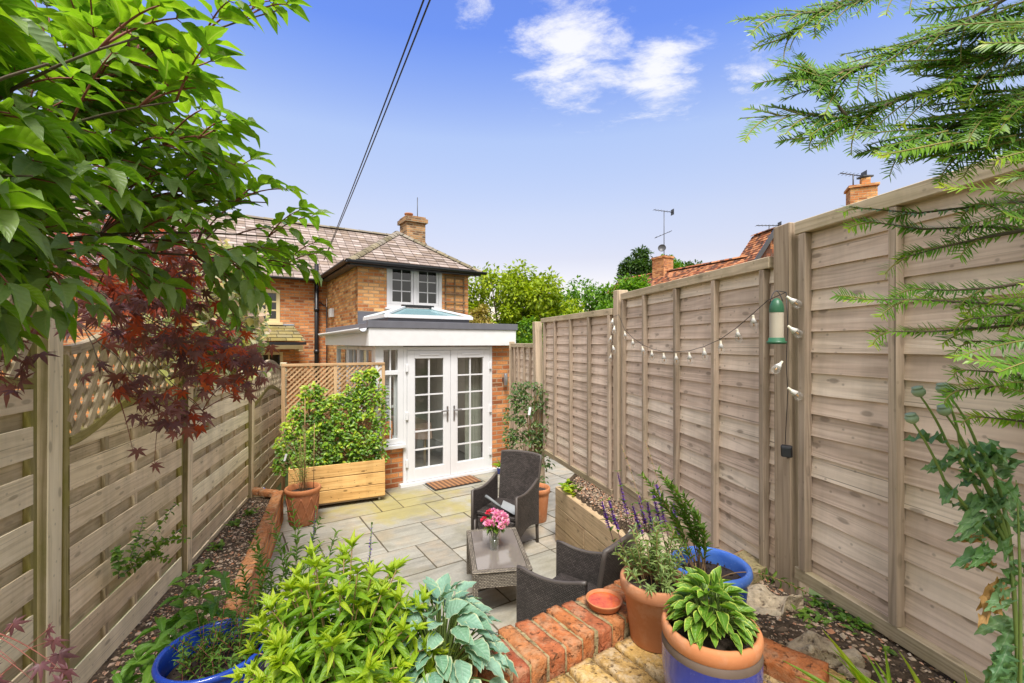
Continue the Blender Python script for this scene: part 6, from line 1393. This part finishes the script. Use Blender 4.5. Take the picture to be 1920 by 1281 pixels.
lv=MB(); lv.leaves(T_MAP,ins); plant('japanese_maple','purple and red leaved maple hanging over the left fence','tree',V3((-2.34,1.75,0)),[('trunk',br,'bark'),('twigs',st,'redstem'),('crown',lv,'l_map')])
# yew
st=MB(); br=MB(); ins=[]
yh=V3((1.55,.78,1.9)); br.tube([V3((1.52,.80,1.0)),V3((1.54,.79,1.5)),yh,V3((1.5,.75,2.7)),V3((1.45,.8,3.2))],[.06,.055,.05,.04,.03],8)
def yew_twig(path,r0=.0022,dens=1.0):
    st.tube(path,[r0*(1-.6*i/(len(path)-1)) for i in range(len(path))],5)
    L=sum((b2-a).length for a,b2 in zip(path[:-1],path[1:])); n=int(L/.0024*dens); k=len(path)-1; pl_n=(V3((R(-.3,.3),R(-1.2,-.4),R(.3,.9)))).normalized(); br_=R(0,.45)
    for i in range(n):
        if random.random()<.10: continue
        u=(i+.5)/n; f=u*k; a=min(k-1,int(f)); p=path[a].lerp(path[a+1],f-a); d=(path[a+1]-path[a]).normalized(); sd=pl_n.cross(d)
        if sd.length<.05: sd=V3((0,1,0)).cross(d)
        sd.normalize(); q=1 if i%2 else -1; tipf=max(0,(u-.7)/.3)
        dd=(sd*q*R(.8,1.05)+d*(R(.35,.7)+.7*tipf)+pl_n*R(-.3,.45)+UP*R(0,.25)).normalized(); ins.append(leaf(p,dd,pl_n,.0265*R(.65,1.15)*(1-.42*tipf*u),.0037,min(1,br_+R(0,.35)+.42*tipf)))
def bough(pts,nside=8,sl=.17,r=.0042):
    low=pts[-1][1]>330
    if low: nside=nside*.45; sl*=.75
    P3=[P(*q) for q in pts]; 
    path=[]
    for a,b2 in zip(P3[:-1],P3[1:]): path+=[a.lerp(b2,i/5) for i in range(5)]
    path.append(P3[-1]); br.tube(path,[r*(1-.75*i/(len(path)-1)) for i in range(len(path))],6)
    nside=int(nside*(1.3 if low else 1.9)); tail=path[-max(6,int(len(path)*.75)):]; yew_twig(tail,.0022)
    k=len(path)-1
    for i in range(nside):
        u=.12+.78*i/max(1,nside-1); f=u*k; a=min(k-1,int(f)); p=path[a].lerp(path[a+1],f-a); d=(path[a+1]-path[a]).normalized(); sd=V3((R(-.2,.2),-.9,.7)).normalized().cross(d).normalized()
        q=1 if i%2 else -1; Ls=sl*R(.55,1.1)*(1-.35*u); dd=(d*R(.8,1.1)+sd*q*(R(.25,.5) if low else R(.5,.95))+UP*R(-.12,.12)).normalized(); e=p+dd*Ls; yew_twig(bez(p,p*.5+e*.5+d*.012,e+V3((0,0,-.012)),6))
for b_ in (([(1985,-60,.95),(1800,48,.95),(1665,100,1.0),(1560,160,1.02),(1500,118,1.03)],12,.17),
           ([(1990,130,.9),(1800,150,.95),(1665,195,1.0),(1590,222,1.02),(1500,215,1.03),(1387,222,1.04)],12,.16),
           ([(1800,-60,1.0),(1660,-10,1.02),(1540,22,1.05),(1388,38,1.06)],9,.14),([(1600,-10,1.05),(1520,40,1.05),(1458,80,1.06)],5,.10),
           ([(1665,195,1.0),(1600,235,1.02),(1485,266,1.03)],5,.09),([(1640,120,1.0),(1560,140,1.02),(1458,152,1.03)],6,.11),([(1590,222,1.02),(1545,165,1.02),(1505,130,1.03)],4,.08),
           ([(1990,210,.9),(1860,230,.93),(1760,240,.96),(1665,285,1.0)],9,.15),([(1990,255,.9),(1880,270,.92),(1765,298,.95)],7,.13),([(1990,60,.88),(1880,100,.9),(1780,130,.93)],9,.16),([(1990,-20,.9),(1900,30,.92),(1820,70,.95)],8,.16),([(1990,170,.86),(1900,190,.88),(1830,215,.9)],8,.14),
           ([(1990,372,.98),(1850,385,1.0),(1720,400,1.02),(1592,388,1.04)],8,.12),([(1990,440,.98),(1850,425,1.0),(1730,430,1.02),(1605,412,1.04)],8,.12),([(1990,420,.95),(1850,445,.98),(1760,465,1.0),(1682,487,1.02)],7,.12),
           ([(1990,575,.96),(1850,570,.98),(1720,562,1.0),(1585,562,1.02)],9,.13),([(1990,600,.94),(1850,615,.97),(1750,622,1.0),(1632,622,1.02)],7,.11),([(1990,520,.96),(1860,540,.98),(1780,545,1.0),(1705,540,1.02)],8,.12),([(1990,560,.93),(1900,590,.95),(1800,600,.97)],7,.13),([(1990,655,.95),(1900,640,.97),(1810,640,.99)],5,.10),
           ([(1990,720,.96),(1890,700,.98),(1788,692,1.0)],5,.09),([(1990,700,.95),(1890,722,.98),(1775,735,1.0)],5,.09),([(1990,800,.97),(1900,788,.98),(1822,780,1.0)],5,.08),([(1990,380,.95),(1900,405,.97),(1840,380,.98)],5,.10)):
    bough(*b_)
for k in range(130):
    px=R(1650,1990); py=R(-40,285)
    if px<1700+ (py<60)*60: continue
    p=P(px+70,py-R(0,30),R(.85,1.05)); e=P(px-R(40,90),py+R(-10,30),p.y+R(0,.05)); yew_twig(bez(p,p*.5+e*.5,e,6))
for k in range(150):
    p=P(R(1960,2350),R(-120,800),R(.75,1.02)); p.x=min(p.x,1.50); e=p+V3((R(-.16,-.05),R(-.05,.08),R(-.06,.05))); yew_twig(bez(p,p*.5+e*.5+UP*.01,e,6))
br.tube([yh,P(1990,130,.9)],[.02,.008],6); br.tube([yh,P(1985,-60,.95)],[.02,.008],6); br.tube([V3((1.54,.79,1.7)),P(1990,575,.96)],[.016,.007],6); br.tube([V3((1.54,.79,1.9)),P(1990,420,.97)],[.016,.007],6); br.tube([V3((1.54,.79,1.6)),P(1990,720,.96)],[.012,.006],6)
lv=MB(); lv.leaves(T_NEED,ins); plant('yew_tree','yew with flat needle sprays reaching in from the right','tree',V3((1.52,.80,1.0)),[('trunk',br,'bark'),('twigs',st,'yewtwig'),('crown',lv,'l_yew')])
# poppies
st=MB(); ins=[]; dr=[]; hd=[]; pb=V3((1.30,1.17,1.03)); pp=thing('poppy_plant','tall poppy plant with round seed heads and ragged grey green leaves at the right','plant',pb)
join=P(1895,1040,1.17)
for px,py,mx,my in ((1725,742,1775,830),(1712,792,1770,900),(1770,736,1800,830),(1783,746,1830,830),(1773,777,1815,850)):
    tip=P(px,py,1.13); path=bez(join,P(mx+55,my+70,1.15),P(mx,my,1.14),7)+bez(P(mx,my,1.14),P((mx+px)/2+8,(my+py)/2,1.135),tip,6)[1:]; st.tube(path,[.0052-.00022*i for i in range(len(path))],6)
    m=MB(); ax=(path[-1]-path[-2]).normalized(); m.lathe([(0,-.004),(.006,-.002),(.0125,.004),(.0145,.011),(.0125,.017),(.007,.0195),(.0115,.0205),(.0115,.0225),(0,.024)],tip,16,axis=ax*.6+UP*.5); m.build('seed_head',M['seedhead'],pp)
    for i in (2,3,4,5,6,7):
        if random.random()<.75: a=R(0,6.28); d=V3((math.cos(a),math.sin(a)*.6-.2,R(-.1,.5))); ins.append(leaf(path[i],d,UP,R(.06,.10),R(.030,.045)))
st.tube(bez(pb,pb*.5+join*.5+V3((.02,0,0)),join,6),[.006,.0058,.0055,.005,.005,.005,.0048],7); st.tube(bez(pb,P(1920,1100,1.1),P(1905,900,1.1),6),[.0045,.0042,.004,.0035,.003,.002,.001],6)
for px,py,dx,dy,L,k in ((1830,880,-.5,.5,.10,0),(1800,850,-.9,.2,.09,0),(1780,870,-1,-.1,.10,0),(1850,930,-.8,.1,.12,0),(1840,960,-.9,-.2,.12,0),(1880,900,.2,.6,.12,0),(1895,960,.3,.2,.13,0),(1870,1000,-.6,.1,.12,0),(1860,1030,-.9,-.3,.12,0),(1900,1050,.2,-.2,.13,0),(1880,1090,-.8,-.3,.13,1),(1890,1120,-.9,-.2,.14,1),(1900,1160,-.7,-.5,.15,0),(1890,1210,-.5,-.7,.14,0),(1910,1230,-.4,-.6,.15,0),(1870,1060,-.9,.2,.10,1),(1850,1010,-1,-.1,.09,1),(1905,1000,0,.5,.12,0),(1820,900,-.4,.6,.09,0),(1860,870,.1,.8,.10,0),(1905,880,0,.6,.12,0)):
    p=P(px,py,1.16+R(-.04,.04)); d=V3((dx,R(-.5,.2),dy)); 
    for j in range(2 if not k else 1): ins.append(leaf(p,d+V3((R(-.3,.3),R(-.3,.3),R(-.3,.3))),UP+V3((0,-.6,0)),L*R(.62,.9),L*.24))
    if k: dr.append(leaf(p,d,UP+V3((0,-.6,0)),L*.8,L*.22,None,R(-1,1)))
st.build('stem',M['greenstem'],pp); m=MB(); m.leaves(T_POP,ins); m.build('foliage',M['l_pop'],pp); m=MB(); m.leaves(T_POP,dr); m.build('dead_leaves',M['l_dry'],pp)
# ------------------------------------------------------------------ trees beyond
def bgtree(name,label,c,h,rx,rz,mat,n,ls,seed,z0=None,trunk=.18):
    random.seed(seed); c=V3(c); t=thing(name,label,'tree',c,'trees beyond the fences'); m=MB(); br=MB(); cz=h-rz
    cl=[]
    for k in range(46):
        d=rdir(-.75,1); cl.append((c+V3((d.x*rx*R(.45,.95),d.y*rx*R(.45,.95),cz+d.z*rz*R(.5,.97))),rx*R(.16,.34)))
    for p,_ in cl[:26]: br.tube(bez(c+UP*(cz*.55),c*.6+V3((p.x,p.y,0))*.4+UP*cz*.9,p,6),[.09,.07,.055,.04,.03,.02,.012],5)
    br.tube([c,c+UP*cz*.5,c+UP*cz],[trunk,trunk*.8,trunk*.5],8)
    ins=[]
    for k in range(n):
        p,r_=random.choice(cl); d=rdir(-1,1); q=p+V3((d.x,d.y,d.z*.85))*r_*R(.35,1.12); 
        dd=(d+V3((0,0,-.2))+rdir()*.8).normalized(); ins.append(leaf(q,dd,UP+rdir()*.6,ls*R(.6,1.3),ls*R(.4,.75)))
    m.leaves(T_SM,ins); br.build('trunk',M['bark'],t); m.build('crown',M[mat],t); return t
bgtree('garden_tree','bright lime green tree directly behind the house extension',(-.35,17.5,0),5.15,2.0,2.1,'l_bg1',11000,.17,1)
bgtree('garden_tree','lime green tree to the right of the extension roof, above the low fence',(1.05,17.0,0),4.75,1.7,2.0,'l_bg1',9000,.17,2)
bgtree('garden_tree','mid green tree rising above the middle fence panel',(3.1,19.0,0),4.75,2.1,2.1,'l_bg2',11000,.18,3)
bgtree('garden_tree','mid green tree in front of the long tiled roof',(5.2,19.6,0),5.05,1.5,1.9,'l_bg2',8000,.18,4)
bgtree('garden_tree','small bronze leaved tree at the corner of the house',(-1.15,14.6,0),3.35,.75,1.0,'l_bg4',4200,.12,5)
bgtree('tall_tree','dark sycamore like tree standing up behind the long tiled roof',(9.9,36.0,0),9.75,1.45,2.0,'l_bg3',4200,.26,6)
bgtree('tall_tree','rounded dark tree behind the small brick chimney',(12.6,37.0,0),9.4,1.4,1.6,'l_bg2',3600,.26,7)
bgtree('tall_tree','low dark tree crown to the right of the small brick chimney',(15.0,38.0,0),8.9,1.5,1.4,'l_bg3',3600,.26,8)
bgtree('garden_tree','deep green tree low behind the leaning fence panel',(.9,12.5,0),3.0,1.1,1.3,'l_bg2',5200,.13,9)
# ------------------------------------------------------------------ camera, light, sky
cam=bpy.data.cameras.new('camera'); cam.sensor_width=36; cam.lens=16.0; cam.clip_start=.02; cam.clip_end=2000; cam.shift_y=(HY-640.5)/1920
co=bpy.data.objects.new('camera',cam); COL.objects.link(co); co.location=(0,0,CH); co.rotation_euler=(math.radians(90),0,0); SC.camera=co
EL,AZ=math.radians(60),math.radians(174)   # azimuth measured from +Y clockwise
sd=V3((math.sin(AZ)*math.cos(EL),math.cos(AZ)*math.cos(EL),math.sin(EL)))
sun=bpy.data.lights.new('sun','SUN'); sun.energy=SUN_E; sun.angle=math.radians(SUN_A); sun.color=(1,.97,.93)
so_=bpy.data.objects.new('sun',sun); COL.objects.link(so_); so_.rotation_euler=sd.to_track_quat('Z','Y').to_euler(); so_.location=(0,0,30)
wd_=bpy.data.worlds.new('World'); SC.world=wd_; wd_.use_nodes=True; nt=wd_.node_tree; nt.nodes.clear()
class WB(NB):
    def __init__(s,t): s.t=t
w=WB(nt); gen=w.n('ShaderNodeTexCoord').outputs['Generated']
sky=w.n('ShaderNodeTexSky',sky_type='NISHITA',sun_disc=False); sky.sun_elevation=EL; sky.sun_rotation=AZ; sky.altitude=0; sky.air_density=1.0; sky.dust_density=.6; sky.ozone_density=1.6
xyz=w.n('ShaderNodeSeparateXYZ',{0:gen}); el=xyz.outputs[2]
tint=w.ramp(el,SKY_TINT)
col=w.mix(1.0,sky.outputs[0],tint,'MULTIPLY')
# clouds: noise on the cloud deck (direction / height), gathered round two bearings
dv=w.n('ShaderNodeVectorMath',{0:gen,1:w.n('ShaderNodeCombineXYZ',{0:w.math('MAXIMUM',el,.06),1:w.math('MAXIMUM',el,.06),2:w.math('MAXIMUM',el,.06)}).outputs[0]},operation='DIVIDE').outputs[0]
n1=w.noise(w.map(dv,(4.2,5.6,0),(3.3,1.2,0),(0,0,.7)),1.0,11,.68,.25)
def blob(px,py,rad):
    d=V3(((px-960)/F,1,-(py-HY)/F)).normalized(); q=w.n('ShaderNodeVectorMath',{0:gen,1:tuple(d)},operation='DISTANCE').outputs['Value']; return w.ramp(w.math('DIVIDE',q,rad),[(0,1),(1,0)],'EASE')
mk=w.math('MAXIMUM',w.math('MAXIMUM',blob(1075,85,.26),blob(1240,135,.17)),w.math('MULTIPLY',w.math('MAXIMUM',blob(890,5,.10),blob(1420,140,.14)),.75))
mk=w.math('MAXIMUM',mk,w.math('MULTIPLY',blob(560,90,.25),.25))
cm=w.ramp(w.math('MULTIPLY_ADD',mk,.52,w.math('SUBTRACT',n1,.5)),[(.27,0),(.60,1)],'EASE')
col=w.mix(w.math('MULTIPLY',cm,.92),col,CLOUD)
# added cloud, unseen overhead and behind the camera, giving soft neutral fill light
bk_=w.ramp(w.math('ADD',xyz.outputs[1],w.math('MULTIPLY_ADD',n1,.5,-.25)),[(.20,1),(.50,0)],'EASE')
col=w.mix(w.math('MULTIPLY',bk_,.9),col,FILL_CLOUD)
bg=w.n('ShaderNodeBackground',{0:col,1:SKY_S}); ow=w.n('ShaderNodeOutputWorld'); nt.links.new(bg.outputs[0],ow.inputs[0])
SC.view_settings.view_transform='Standard'; SC.view_settings.look='None'; SC.view_settings.exposure=EXPO; SC.view_settings.gamma=1
cy=SC.cycles; cy.max_bounces=8; cy.diffuse_bounces=4; cy.glossy_bounces=4; cy.transmission_bounces=6; cy.transparent_max_bounces=16; cy.caustics_reflective=False; cy.caustics_refractive=False; cy.sample_clamp_indirect=6; cy.use_denoising=True
